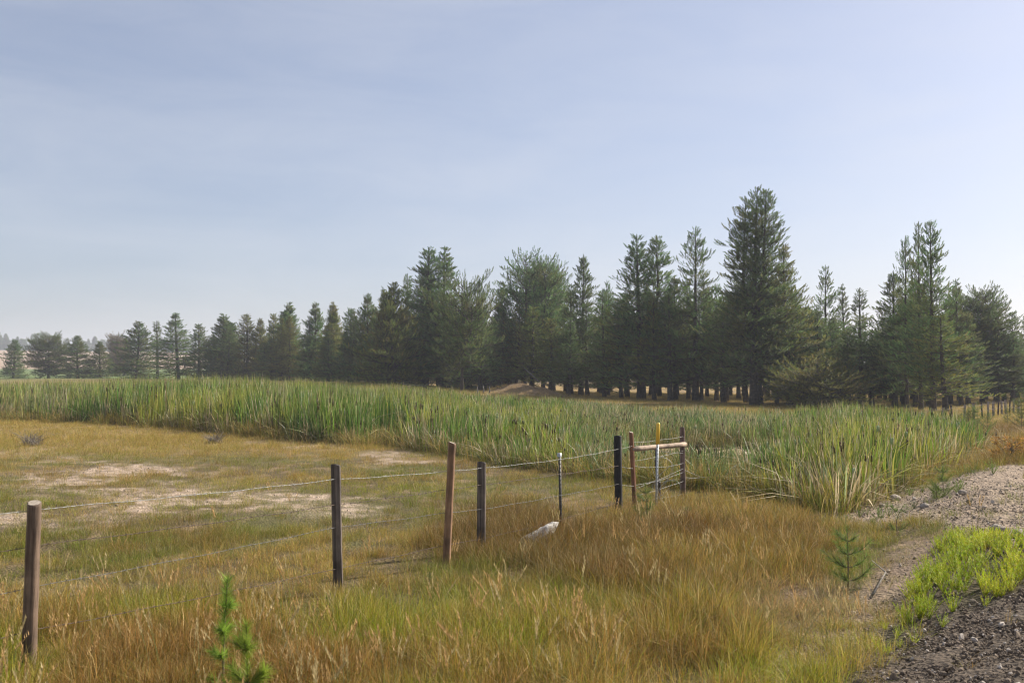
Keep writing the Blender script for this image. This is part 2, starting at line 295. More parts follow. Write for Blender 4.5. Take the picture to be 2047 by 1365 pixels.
# ------------------------------------------------------------------ ground sheet: polar grid, fine where the view falls
ang = np.concatenate([np.linspace(-180, -46, 46, endpoint=False), np.linspace(-46, -31, 40, endpoint=False), np.linspace(-31, 34, 440, endpoint=False), np.linspace(34, 50, 40, endpoint=False), np.linspace(50, 180, 44, endpoint=False)])
rad = np.concatenate([[.3, 1, 2, 3], np.geomspace(4, 60, 300), np.geomspace(62, 1600, 110)])
A, RR = np.meshgrid(np.radians(ang), rad); GX = (RR * np.sin(A)).ravel(); GY = (RR * np.cos(A)).ravel()
GZ = zones(GX, GY); gz = GZ['z']
# pebbly relief on bare earth
gz = gz + (GZ['berm'] * .05 + GZ['road'] * .03) * (fbm(GX * 5, GY * 5, 71) - .5) * 2 + GZ['road'] * .04 * np.abs(fbm(GX * 2.4, GY * 2.4, 72) - .5)
na, nr = len(ang), len(rad)
i = np.arange(nr - 1)[:, None] * na; j = np.arange(na)[None]; k = (j + 1) % na
q = np.stack([i + j, i + k, i + na + k, i + na + j], -1).reshape(-1, 4)[:, ::-1]
V = np.stack([GX, GY, gz], 1); V = np.concatenate([V, [[0, 0, float(terr(0., 0.))]]])
def mixc(c, col, w): return c * (1 - w[:, None]) + np.array(col)[None] * w[:, None]
nz = fbm(GX * .35, GY * .35, 81); nz2 = fbm(GX * 2, GY * 2, 82)
c = np.tile(np.array([[.105, .078, .04]]), (len(GX), 1)); c = mixc(c, (.10, .09, .035), sst(.45, .6, nz)); c = mixc(c, (.24, .17, .10), sst(.55, .75, nz2) * .7)
c = mixc(c, (.25, .17, .07), GZ['gold'] * .8)
c = mixc(c, (.12, .06, .03), GZ['red'] * .7)
c = mixc(c, (.40, .31, .235), GZ['salt'])
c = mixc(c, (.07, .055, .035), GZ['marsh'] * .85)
c = mixc(c, (.225, .165, .12), GZ['path'] * .8)
c = mixc(c, (.265, .205, .15), GZ['berm'])
c = mixc(c, (.10, .078, .058), GZ['road'])
c = mixc(c, (.06, .05, .03), GZ['mat'] * .8)
under = sst(70, 85, GY) * (1 - sst(150, 200, GY)) * sst(500, 900, GZ['px'])
c = mixc(c, (.30, .21, .08), under * (.5 + .5 * sst(.4, .6, nz))); c = mixc(c, (.11, .08, .055), under * sst(.5, .62, nz2) * .6)
fl = sst(140, 200, GY); lft = 1 - sst(600, 900, GZ['px']); c = mixc(c, (.12, .16, .05), lft * fl * (1 - sst(420, 470, GY))); c = mixc(c, (.17, .125, .06), (1 - lft) * fl * (1 - sst(420, 470, GY))); c = mixc(c, (.31, .22, .145), lft * sst(430, 470, GY) * (1 - sst(1000, 1100, GY)))
c = mixc(c, (.10, .14, .04), sst(.5, .6, nz) * fl * .5 * lft * (1 - sst(420, 470, GY)))
md = np.exp(-((GX - (1052 - CX) / F * 84) / 3.2) ** 2 - ((GY - 84) / 3.5) ** 2); c = mixc(c, (.19, .13, .075), np.clip(md * 1.3, 0, 1))
c = np.concatenate([np.concatenate([c, np.ones((len(c), 1))], 1), [[.085, .07, .06, 1]]])
T = np.concatenate([q[:, [0, 1, 2]], q[:, [0, 2, 3]], np.stack([np.full(na, na * nr), np.arange(na), (np.arange(na) + 1) % na], 1)[:, [0, 2, 1]]])
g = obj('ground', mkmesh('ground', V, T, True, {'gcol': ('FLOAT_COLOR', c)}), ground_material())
tag(g, 'dry meadow ground with pale bare patches, gravel verge and far tan field', 'ground', kind='structure')
# make sure the sheet faces up
if g.data.polygons[1000].normal.z < 0: g.data.flip_normals()

# pond
def pond():
    m, t, out = mat('murky_brown_water'); co = N('ShaderNodeTexCoord', t); n = N('ShaderNodeTexNoise', t); n.inputs['Scale'].default_value = 1.4; n.inputs['Detail'].default_value = 7
    r = N('ShaderNodeValToRGB', t); r.color_ramp.elements[0].position = .38; r.color_ramp.elements[1].position = .6
    r.color_ramp.elements[0].color = (.09, .065, .035, 1); r.color_ramp.elements[1].color = (.36, .25, .14, 1)
    p = N('ShaderNodeBsdfPrincipled', t); rr = N('ShaderNodeMapRange', t); rr.inputs[1].default_value = .4; rr.inputs[2].default_value = .55; rr.inputs[3].default_value = .12; rr.inputs[4].default_value = .8
    L(co.outputs['Object'], n.inputs['Vector'], t); L(n.outputs[0], r.inputs[0], t); L(n.outputs[0], rr.inputs[0], t); L(r.outputs[0], p.inputs['Base Color'], t); L(rr.outputs[0], p.inputs['Roughness'], t); L(p.outputs[0], out.inputs[0], t)
    a = np.linspace(0, 2 * np.pi, 48, endpoint=False); rr_ = 1.15 + .12 * np.sin(3 * a) + .08 * np.sin(5 * a + 1)
    Vp = np.stack([POND[0] + POND[2] * rr_ * np.cos(a), POND[1] + POND[3] * rr_ * np.sin(a), np.full(48, -.16)], 1); Vp = np.concatenate([Vp, [[POND[0], POND[1], -.16]]])
    o = obj('pond_water', mkmesh('pond_water', Vp, [[x, (x + 1) % 48, 48] for x in range(48)]), m)
    tag(o, 'small murky brown pool of water among the cattails behind the brace posts', 'water', kind='structure')
pond()

# ------------------------------------------------------------------ scattering of uncountable plants (one object each)
def scatter(name, tmpl, mat_, P, rot, scl, idx, tint, label, cat):
    coll = bpy.data.collections.new(name + '_kinds')
    for q_, me in enumerate(tmpl):
        if not me.materials: me.materials.append(mat_)
        coll.objects.link(bpy.data.objects.new('%s_kind_%03d' % (name, q_), me))
    me = bpy.data.meshes.new(name); n = len(P); me.vertices.add(n); me.vertices.foreach_set('co', np.asarray(P, dtype=np.float32).ravel())
    for an, ty, arr in (('rot', 'FLOAT_VECTOR', rot), ('scl', 'FLOAT_VECTOR', scl), ('idx', 'INT', idx), ('tint', 'FLOAT_COLOR', tint)):
        a = me.attributes.new(an, ty, 'POINT'); a.data.foreach_set({'INT': 'value', 'FLOAT_VECTOR': 'vector', 'FLOAT_COLOR': 'color'}[ty], np.ascontiguousarray(arr, dtype=(np.int32 if ty == 'INT' else np.float32)).ravel())
    me.materials.append(mat_)
    o = bpy.data.objects.new(name, me); COL.objects.link(o)
    ng = bpy.data.node_groups.new(name + '_scatter', 'GeometryNodeTree')
    ng.interface.new_socket('Geometry', in_out='INPUT', socket_type='NodeSocketGeometry'); ng.interface.new_socket('Geometry', in_out='OUTPUT', socket_type='NodeSocketGeometry')
    gi = N('NodeGroupInput', ng); go = N('NodeGroupOutput', ng); ip = N('GeometryNodeInstanceOnPoints', ng); ci = N('GeometryNodeCollectionInfo', ng)
    ci.inputs['Collection'].default_value = coll; ci.inputs['Separate Children'].default_value = True; ci.inputs['Reset Children'].default_value = True
    def na_(nm, ty):
        x = N('GeometryNodeInputNamedAttribute', ng); x.data_type = ty; x.inputs['Name'].default_value = nm; return [s for s in x.outputs if s.enabled and s.name == 'Attribute'][0]
    L(gi.outputs[0], ip.inputs['Points'], ng); L(ci.outputs[0], ip.inputs['Instance'], ng); ip.inputs['Pick Instance'].default_value = True
    L(na_('idx', 'INT'), ip.inputs['Instance Index'], ng); L(na_('rot', 'FLOAT_VECTOR'), ip.inputs['Rotation'], ng); L(na_('scl', 'FLOAT_VECTOR'), ip.inputs['Scale'], ng)
    L(ip.outputs[0], go.inputs[0], ng)
    md_ = o.modifiers.new('scatter', 'NODES'); md_.node_group = ng
    tag(o, label, cat, kind='stuff'); return o

def blades(n, h, w, spread, lean, seed, segs=3, hv=.35, curl=.5, bvr=(0, 1)):
    r = np.random.default_rng(seed); mb = MB()
    for b_ in range(n):
        a = r.uniform(0, 2 * np.pi); rr_ = spread * math.sqrt(r.uniform()); bx, by = rr_ * math.cos(a), rr_ * math.sin(a)
        d = a + r.normal(0, .8); hh = h * r.uniform(1 - hv, 1 + hv * .5); ln = abs(r.normal(0, lean)) * hh; f = r.uniform(0, 2 * np.pi)
        s = np.linspace(0, 1, segs + 1); off = ln * (s * .35 + s ** 2.5 * (.65 + curl * r.uniform(0, 1)))
        zz = hh * (s - .12 * curl * s ** 3 * (ln / hh) * 4)
        cx_ = bx + off * math.cos(d); cy_ = by + off * math.sin(d); ww = w * r.uniform(.7, 1.3) * np.array([.8, 1, .8, .05, .02])[[0, 1, 2, 3]][:segs + 1] if segs == 3 else w * np.linspace(1, .05, segs + 1)
        ux, uy = math.cos(f), math.sin(f)
        Lft = np.stack([cx_ - ux * ww / 2, cy_ - uy * ww / 2, zz], 1); Rgt = np.stack([cx_ + ux * ww / 2, cy_ + uy * ww / 2, zz], 1)
        Vb = np.empty((2 * (segs + 1), 3)); Vb[0::2] = Lft; Vb[1::2] = Rgt
        Tb = [];
        for s_ in range(segs): Tb += [[2 * s_, 2 * s_ + 1, 2 * s_ + 3], [2 * s_, 2 * s_ + 3, 2 * s_ + 2]]
        mb.add(Vb, Tb, r.uniform(*bvr), np.repeat(s, 2))
    return mb

PAL = {k: np.array(v) for k, v in dict(gold=(.38, .265, .062), straw=(.45, .34, .17), green=(.18, .19, .022), lime=(.31, .30, .025), red=(.165, .088, .024), rust=(.27, .145, .038), pink=(.40, .30, .18)).items()}
def lerp(a, b, w): return a * (1 - w[:, None]) + b * w[:, None]
def band_points(bands, wid=.62, side=3.):
    xs, ys = [], []
    for y0, y1, dn in bands:
        area = wid * (y1 ** 2 - y0 ** 2) + 2 * side * (y1 - y0); n = int(area * dn)
        y = np.sqrt(rng.uniform(y0 ** 2, y1 ** 2, n)); x = rng.uniform(-1, 1, n) * (wid * y + side); xs.append(x); ys.append(y)
    return np.concatenate(xs), np.concatenate(ys)

def grass():
    tm = [blades(23, 1, .0125, .42, .5, 100 + q_, hv=.55, curl=.8, bvr=(0, 1)).mesh('grass_tuft') for q_ in range(8)]
    x, y = band_points([(4.5, 9, 330), (9, 14, 220), (14, 22, 85), (22, 35, 42), (35, 60, 20), (60, 110, 9)])
    Z = zones(x, y); n = len(x); px, py = Z['px'], Z['py']
    n1_ = fbm(x * .45, y * .45, 91); n2_ = fbm(x * 1.7, y * 1.7, 92); n3_ = fbm(x * .18, y * .18, 93)
    # chance to grow
    pr = np.ones(n); pr *= 1 - .93 * Z['berm']; pr *= 1 - .995 * Z['road'] * (1 - .7 * Z['fringe']); pr *= 1 - .62 * Z['path'] * (1 - Z['fringe']); pr *= 1 - .8 * Z['salt']; pr *= 1 - .9 * Z['mat']; pr *= .12 + 1.1 * sst(.36, .54, fbm(x * 3.1, y * 3.1, 94, 3)) * (.5 + .7 * sst(.3, .5, n2_))
    pr[Z['marsh'] > .5] *= .35; pr[Z['pond']] = 0
    keep = rng.uniform(0, 1, n) < pr
    col = np.tile(PAL['green'], (n, 1)); col = lerp(col, PAL['gold'], sst(.42, .6, n1_)); col = lerp(col, PAL['rust'], sst(.52, .72, n2_) * .6)
    col = lerp(col, PAL['lime'], sst(.55, .7, n3_) * .5)
    col = lerp(col, PAL['gold'], Z['gold'] * .85); col = lerp(col, PAL['pink'], np.clip(Z['salt'] * .8, 0, 1))
    # rust-coloured grass; yellow-green streaks within
    col = lerp(col, PAL['red'] * (1 - sst(.5, .65, n2_)[:, None] * 0), Z['red'] * .85); col = lerp(col, PAL['gold'] * .9, Z['red'] * sst(.5, .68, n1_) * .7)
    fo = Z['fore']; col = lerp(col, lerp(np.tile(PAL['lime'], (n, 1)), PAL['gold'], sst(.4, .62, n2_)), fo * .75); col = lerp(col, PAL['rust'], fo * sst(.45, .62, n1_) * .85)
    col = lerp(col, PAL['pink'], Z['path'] * .7); col = lerp(col, PAL['green'], Z['berm'] * .9)
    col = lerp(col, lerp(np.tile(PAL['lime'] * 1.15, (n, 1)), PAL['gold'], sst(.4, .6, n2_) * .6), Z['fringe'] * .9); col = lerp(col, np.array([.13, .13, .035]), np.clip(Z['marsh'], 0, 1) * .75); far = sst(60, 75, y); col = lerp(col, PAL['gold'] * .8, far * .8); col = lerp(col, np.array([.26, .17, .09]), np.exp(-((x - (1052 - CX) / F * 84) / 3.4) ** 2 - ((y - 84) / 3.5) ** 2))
    wm = 1 - sst(110, 135, y)
    col = col * rng.uniform(.75, 1.25, n)[:, None]
    h = .07 + .085 * n2_ + .05 * Z['gold']; h = h + .13 * Z['red'] + .12 * fo * (1 - .6 * Z['path']) + .03 * rng.normal(0, 1, n); h *= 1 - .45 * Z['salt']; h *= 1 - .6 * Z['path']; h = h * (.72 + .5 * fbm(x * 2.3, y * 2.3, 96)) / .97
    # knee-high growth along the fence's right side
    h = h + .035 * poly(px, py, [(600, 1250), (1000, 1120), (1500, 1000), (1700, 1060), (1700, 1400), (500, 1400)], 40); h = np.clip(h, .05, .6)
    h = np.where(Z['marsh'] > .3, .45 + .2 * n2_, h)
    wsc = (1 + .35 * sst(14, 30, y) + .9 * sst(30, 70, y)) * rng.uniform(.75, 1.25, n) * (1 + .3 * (h < .2))
    P = np.stack([x, y, Z['z'] - .01], 1)[keep]; m_ = keep.sum()
    scl = np.stack([h * wsc, h * wsc, h * rng.uniform(.8, 1.25, n)], 1)[keep]
    # wind lean to the left in the rust patch
    rot = np.stack([rng.normal(0, .12, m_), rng.normal(0, .12, m_) - .22 * Z['red'][keep], np.zeros(m_)], 1)
    rz = rng.uniform(0, 6.283, m_); rot[:, 2] = rz * 1.0
    tint = np.concatenate([col[keep], np.ones((m_, 1))], 1); red = Z['red'][keep]; fo_ = fo[keep]
    tall = (red > .5)
    idx = rng.integers(0, 8, m_)
    for nm, sel, lab in (('tall_rust_grass', tall, 'tall rust-brown dry grass growing right of the fence'), ('meadow_grass', ~tall & (fo_ < .5), 'short yellow-green and golden meadow grass left of the fence'), ('foreground_grass', ~tall & (fo_ >= .5), 'knee-high golden and green grass along the near edge')):
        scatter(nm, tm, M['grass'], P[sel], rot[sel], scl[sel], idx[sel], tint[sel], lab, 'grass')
    print('grass', m_)
def seed_stem(seed):
    r = np.random.default_rng(seed); mb = MB()
    for q_ in range(3):
        a = r.uniform(0, 6.28); d = np.array([math.cos(a), math.sin(a)]); s = np.linspace(0, 1, 5); ln = r.uniform(.1, .45)
        P = np.stack([d[0] * ln * s ** 2 + r.normal(0, .05), d[1] * ln * s ** 2 + r.normal(0, .05), s * (1 - .15 * ln)], 1)
        mb.add(*tube(P, np.linspace(.004, .0022, 5), 3, False), .3)
        for e in range(16):                    # spikelets of the seed head
            f = .74 + .26 * e / 15; p = np.array([np.interp(f, s, P[:, k_]) for k_ in range(3)]); aa = r.uniform(0, 6.28); w = .018; l = .07
            o_ = np.array([math.cos(aa) * .03, math.sin(aa) * .03, l]); sd_ = np.array([-math.sin(aa), math.cos(aa), 0]) * w * .5
            mb.add([p - sd_, p + sd_, p + o_], [[0, 1, 2]], .9)
    return mb
def seeds():
    tm = [seed_stem(200 + q_).mesh('seed_stem') for q_ in range(6)]
    x, y = band_points([(4.6, 9.5, 16), (9.5, 20, 4), (20, 34, 1.6)]); Z = zones(x, y); n = len(x)
    pr = (.12 + .75 * Z['fore'] + .45 * Z['red']) * (1 - Z['road']) * (1 - Z['berm']) * (1 - Z['mat']) * (1 - Z['marsh']) * sst(.35, .6, fbm(x * .8, y * .8, 95)); k_ = rng.uniform(0, 1, n) < pr
    h = rng.uniform(.3, .55, n); m_ = k_.sum()
    col = np.where(rng.uniform(0, 1, (n, 1)) < .55, np.array([[.5, .27, .1]]), np.array([[.5, .4, .22]]))
    scatter('seed_grass', tm, M['grass'], np.stack([x, y, Z['z']], 1)[k_], np.stack([rng.normal(0, .12, m_), rng.normal(0, .12, m_), rng.uniform(0, 6.28, m_)], 1), np.repeat(h[k_][:, None], 3, 1), rng.integers(0, 6, m_), np.concatenate([col[k_], np.ones((m_, 1))], 1), 'scattered tall straw stems with orange seed heads above the grass', 'grass')
grass(); seeds()

def reeds():
    tm = []
    for q_ in range(7):
        mb = blades(15, 1.6, .025, .32, .10, 300 + q_, hv=.3, curl=.35, bvr=(0, .85))
        # some leaves kinked over, some dead and pale near the foot
        lo = blades(8, .75, .028, .34, .4, 340 + q_, hv=.5, curl=.9, bvr=(.8, 1)); mb.add(np.concatenate(lo.v), np.concatenate(lo.t), np.concatenate(lo.a), np.concatenate(lo.h))
        be = blades(3, 1.5, .026, .25, .42, 370 + q_, hv=.2, curl=1.5, bvr=(.45, 1)); mb.add(np.concatenate(be.v), np.concatenate(be.t), np.concatenate(be.a), np.concatenate(be.h))
        tm.append(mb.mesh('cattail_clump'))
    heads = []
    for q_ in range(3):
        mb = MB(); r = np.random.default_rng(400 + q_)
        for e in range(2):
            bx, by = r.normal(0, .1, 2); lx, ly = r.normal(0, .08, 2); s = np.linspace(0, 1, 4)
            P = np.stack([bx + lx * s, by + ly * s, 1.45 * s], 1); mb.add(*tube(P, .005, 3, False), .4)
            dd = np.array([lx, ly, 1.45]) / 1.45; p0 = P[-1] - dd * .26; mb.add(*tube([p0, p0 + dd * .02, p0 + dd * .15, p0 + dd * .17], [.006, .016, .016, .005], 6), .2)
        heads.append(mb.mesh('cattail_head'))
    x, y = band_points([(13, 24, 12), (24, 40, 7.5), (40, 62, 5), (62, 95, 2.6)], .66, 2)
    Z = zones(x, y); n = len(x); px = Z['px']
    ok = Z['reed'] & ~Z['pond'] & (bank(x, y) < .3); lf = (px < 60) & (Z['py'] > 806) & (Z['py'] < 822); ok &= ~lf
    thin = fbm(x * .5, y * .5, 96); ok &= rng.uniform(0, 1, n) < (.12 + 1.1 * sst(.3, .52, thin))
    hh = np.interp(px, [-600, 0, 400, 650, 800, 900, 1100, 1300, 1500, 1650, 1750, 1900, 1960], [1.7, 1.75, 2.0, 1.9, 1.6, 1.3, 1.0, .84, .84, 1.08, 1.22, 1.1, .7]) / 1.65
    hh = hh * (.72 + .45 * fbm(x * .25, y * .25, 97) + .22 * (fbm(x * 1.1, y * 1.1, 197, 2) - .5)) * (.7 + .3 * sst(0, 2.5, Z['rfront']))
    x, y, px, hh, z, rf = [q_[ok] for q_ in (x, y, px, hh, Z['z'], Z['rfront'])]; n = len(x)
    nn = fbm(x * .35, y * .35, 98); n4 = fbm(x * .12, y * .12, 99)
    col = np.tile(np.array([.10, .185, .026]), (n, 1)); col = lerp(col, np.array([.27, .28, .045]), sst(.4, .62, nn)); col = lerp(col, np.array([.33, .27, .15]), sst(.55, .7, n4) * .45)
    col = lerp(col, np.array([.12, .17, .09]), sst(1100, 1200, px) * (1 - sst(1450, 1600, px)) * .6)
    rim = rng.uniform(0, 1, n) < .4 * (1 - sst(0, 1.6, rf)); col[rim] = np.array([.36, .27, .17]); hh = np.where(rim, hh * .7, hh)
    dead = rng.uniform(0, 1, n) < .09 + .1 * (px > 1150) * (px < 1700) + .25 * (fbm(x * .6, y * .6, 198) > .6); col[dead] = np.array([.40, .33, .22])
    col *= rng.uniform(.75, 1.25, n)[:, None]
    P = np.stack([x, y, z - .03], 1); ws = rng.uniform(.8, 1.2, n) * (1 + .5 * sst(35, 70, y))
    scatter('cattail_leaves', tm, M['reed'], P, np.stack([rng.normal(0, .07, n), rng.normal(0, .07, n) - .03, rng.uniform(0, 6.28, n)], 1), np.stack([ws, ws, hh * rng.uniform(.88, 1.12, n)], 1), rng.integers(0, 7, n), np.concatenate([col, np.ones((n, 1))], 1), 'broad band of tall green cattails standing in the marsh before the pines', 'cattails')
    k_ = rng.uniform(0, 1, n) < .22; m_ = k_.sum(); P2 = P[k_] + np.stack([rng.normal(0, .2, m_), rng.normal(0, .2, m_), np.zeros(m_)], 1); s2 = hh[k_] * 1.08
    cl = np.where(rng.uniform(0, 1, (m_, 1)) < .7, np.array([[.13, .065, .03]]), np.array([[.5, .42, .33]]))
    scatter('cattail_heads', heads, M['reed'], P2, np.stack([rng.normal(0, .06, m_), rng.normal(0, .06, m_), rng.uniform(0, 6.28, m_)], 1), np.stack([np.ones(m_), np.ones(m_), s2], 1), rng.integers(0, 3, m_), np.concatenate([cl, np.ones((m_, 1))], 1), 'brown and fluffy pale seed heads on stalks among the cattail leaves', 'cattails')
    print('reeds', n, m_)
reeds()

def feather(seed, n=70):
    """a feathery many-branched weed, unit height"""
    r = np.random.default_rng(seed); mb = MB()
    for q_ in range(9):
        a = r.uniform(0, 6.28); ln = r.uniform(.1, .55); s = np.linspace(0, 1, 4); P = np.stack([math.cos(a) * ln * s, math.sin(a) * ln * s, s * r.uniform(.7, 1) * (1 - .3 * ln)], 1)
        mb.add(*tube(P, np.linspace(.008, .003, 4), 3, False), .5)
        for e in range(n):
            f = r.uniform(.1, 1); p = np.array([np.interp(f, s, P[:, k_]) for k_ in range(3)]); aa = r.uniform(0, 6.28); l = r.uniform(.06, .16) * (1.15 - .6 * f)
            o_ = np.array([math.cos(aa) * l * .7, math.sin(aa) * l * .7, l * .9]); sd_ = np.array([-math.sin(aa), math.cos(aa), 0]) * .007
            mb.add([p - sd_, p + sd_, p + o_], [[0, 1, 2]], r.uniform(0, .9))
    return mb
def weeds():
    tm = [feather(500 + q_).mesh('weed_tuft') for q_ in range(5)]
    x, y = band_points([(5, 14, 42)], .62, 2); Z = zones(x, y); k_ = (Z['mat'] > .3); x, y, z = x[k_], y[k_], Z['z'][k_]; n = len(x); nn = fbm(x * 1.5, y * 1.5, 101); mt = Z['mat'][k_]
    col = lerp(np.tile(np.array([.60, .60, .03]), (n, 1)), np.array([.38, .44, .02]), sst(.4, .65, nn)); px = Z['px'][k_]; py = Z['py'][k_]
    thinner = sst(1225, 1265, py); kp = rng.uniform(0, 1, n) > thinner * .6; h = (.08 + .13 * mt * (1 - thinner)) * (.7 + .6 * nn) * rng.uniform(.8, 1.2, n)
    x, y, z, h, col = x[kp], y[kp], z[kp], h[kp], col[kp]; n = len(x)
    scatter('chartreuse_weeds', tm, M['grass'], np.stack([x, y, z - .01], 1), np.stack([rng.normal(0, .1, n), rng.normal(0, .1, n), rng.uniform(0, 6.28, n)], 1), np.stack([h * 1.2, h * 1.2, h], 1), rng.integers(0, 5, n), np.concatenate([col, np.ones((n, 1))], 1), 'dense mat of bright chartreuse feathery weeds beside the dark gravel road edge', 'weeds')
    # sparse low green weeds on the pale berm and verge
    x, y = band_points([(8, 26, 5)], .62, 2); Z = zones(x, y); cl = sst(.52, .7, fbm(x * 1.1, y * 1.1, 102)); k_ = rng.uniform(0, 1, len(x)) < np.maximum(Z['berm'], Z['path'] * .8) * cl * .8
    e = ell(Z['px'], Z['py'], 1965, 937, 60, 12); k_ |= rng.uniform(0, 1, len(x)) < e
    x, y, z = x[k_], y[k_], Z['z'][k_]; n = len(x); h = rng.uniform(.08, .2, n)
    col = np.tile(np.array([.16, .22, .04]), (n, 1)) * rng.uniform(.7, 1.3, n)[:, None]
    scatter('verge_weeds', tm, M['grass'], np.stack([x, y, z - .01], 1), np.stack([rng.normal(0, .1, n), rng.normal(0, .1, n), rng.uniform(0, 6.28, n)], 1), np.stack([h * 1.3, h * 1.3, h], 1), rng.integers(0, 5, n), np.concatenate([col, np.ones((n, 1))], 1), 'low green weeds dotted over the pale earth berm', 'weeds')
weeds()

def stone_mesh(seed, name='stone', sub=1, jag=.28):
    import bmesh
    bm = bmesh.new(); bmesh.ops.create_icosphere(bm, subdivisions=sub, radius=1); r = np.random.default_rng(seed)
    ax = r.uniform(.6, 1.2, 3)
    for v in bm.verts:
        f = 1 + r.normal(0, jag * .5); v.co = Vector((v.co.x * ax[0] * f, v.co.y * ax[1] * f, v.co.z * ax[2] * .7 * f))
    me = bpy.data.meshes.new(name); bm.to_mesh(me); bm.free(); return me
def stones():
    tm = [stone_mesh(600 + q_, 'pebble') for q_ in range(8)]
    m, t, out = mat('gravel_stones'); a = N('ShaderNodeAttribute', t, attribute_name='tint', attribute_type='INSTANCER'); p = N('ShaderNodeBsdfPrincipled', t); p.inputs['Roughness'].default_value = .9
    L(a.outputs['Color'], p.inputs['Base Color'], t); L(p.outputs[0], out.inputs[0], t)
    x, y = band_points([(4.5, 9, 1100), (9, 14, 420), (14, 24, 140)], .6, 2); Z = zones(x, y); k_ = rng.uniform(0, 1, len(x)) < np.maximum.reduce([Z['road'] * .9, Z['berm'] * .8, Z['path'] * .22, Z['salt'] * .25])
    x, y, z, rd = x[k_], y[k_], Z['z'][k_], Z['road'][k_]; n = len(x); s = np.clip(rng.lognormal(-4.8, .5, n), .003, .045)
    g_ = rng.uniform(.6, 1.5, n)[:, None]; col = np.where(rd[:, None] > .5, np.array([[.135, .10, .07]]), np.array([[.27, .215, .16]])) * g_
    lt = rng.uniform(0, 1, n) < .1; col[lt] = np.array([.42, .37, .32])
    zz = z + np.where(rd > .5, .01, .012)
    scatter('gravel', tm, m, np.stack([x, y, zz], 1), rng.uniform(0, 6.28, (n, 3)), np.repeat(s[:, None], 3, 1), rng.integers(0, 8, n), np.concatenate([col, np.ones((n, 1))], 1), 'loose dark and pale gravel on the road edge and earth berm', 'gravel'); print('stones', n)
stones()

# ------------------------------------------------------------------ pines
def brush_template(n=14, nl=.34, nw=.10):
    V_, T_ = [], []
    for q_ in range(n):
        h_ = .08 + .8 * q_ / n; a = q_ * 2.399; al = R(58 - 40 * q_ / n); l = nl * (1.1 - .2 * q_ / n)
        d = np.array([math.cos(a) * math.sin(al), math.sin(a) * math.sin(al), math.cos(al)]); p = np.array([0, 0, h_]); sd_ = np.array([-math.sin(a), math.cos(a), 0]) * nw / 2
        V_ += [p - sd_, p + sd_, p + d * l]; T_.append([3 * q_, 3 * q_ + 1, 3 * q_ + 2])
    return np.array(V_), np.array(T_)
def place_brush(tv, tt, pos, dirs, size, bv, thick=1.):
    pos = np.asarray(pos); d = np.asarray(dirs); d = d / (np.linalg.norm(d, axis=1)[:, None] + 1e-9); n = len(pos)
    ref = np.where(np.abs(d[:, 2:3]) > .9, np.array([[1., 0, 0]]), np.array([[0, 0, 1.]])); u = np.cross(d, ref); u /= np.linalg.norm(u, axis=1)[:, None]; w = np.cross(d, u)
    a = rng.uniform(0, 6.28, n); c_, s_ = np.cos(a)[:, None], np.sin(a)[:, None]; u, w = u * c_ + w * s_, w * c_ - u * s_
    size = np.asarray(size)[:, None, None]
    V_ = pos[:, None] + size * (thick * tv[None, :, 0:1] * u[:, None] + thick * tv[None, :, 1:2] * w[:, None] + tv[None, :, 2:3] * d[:, None])
    T_ = tt[None] + (np.arange(n) * len(tv))[:, None, None]
    return V_.reshape(-1, 3), T_.reshape(-1, 3), np.repeat(bv, len(tv))
BR = brush_template(); BRC = brush_template(8, .45, .2)
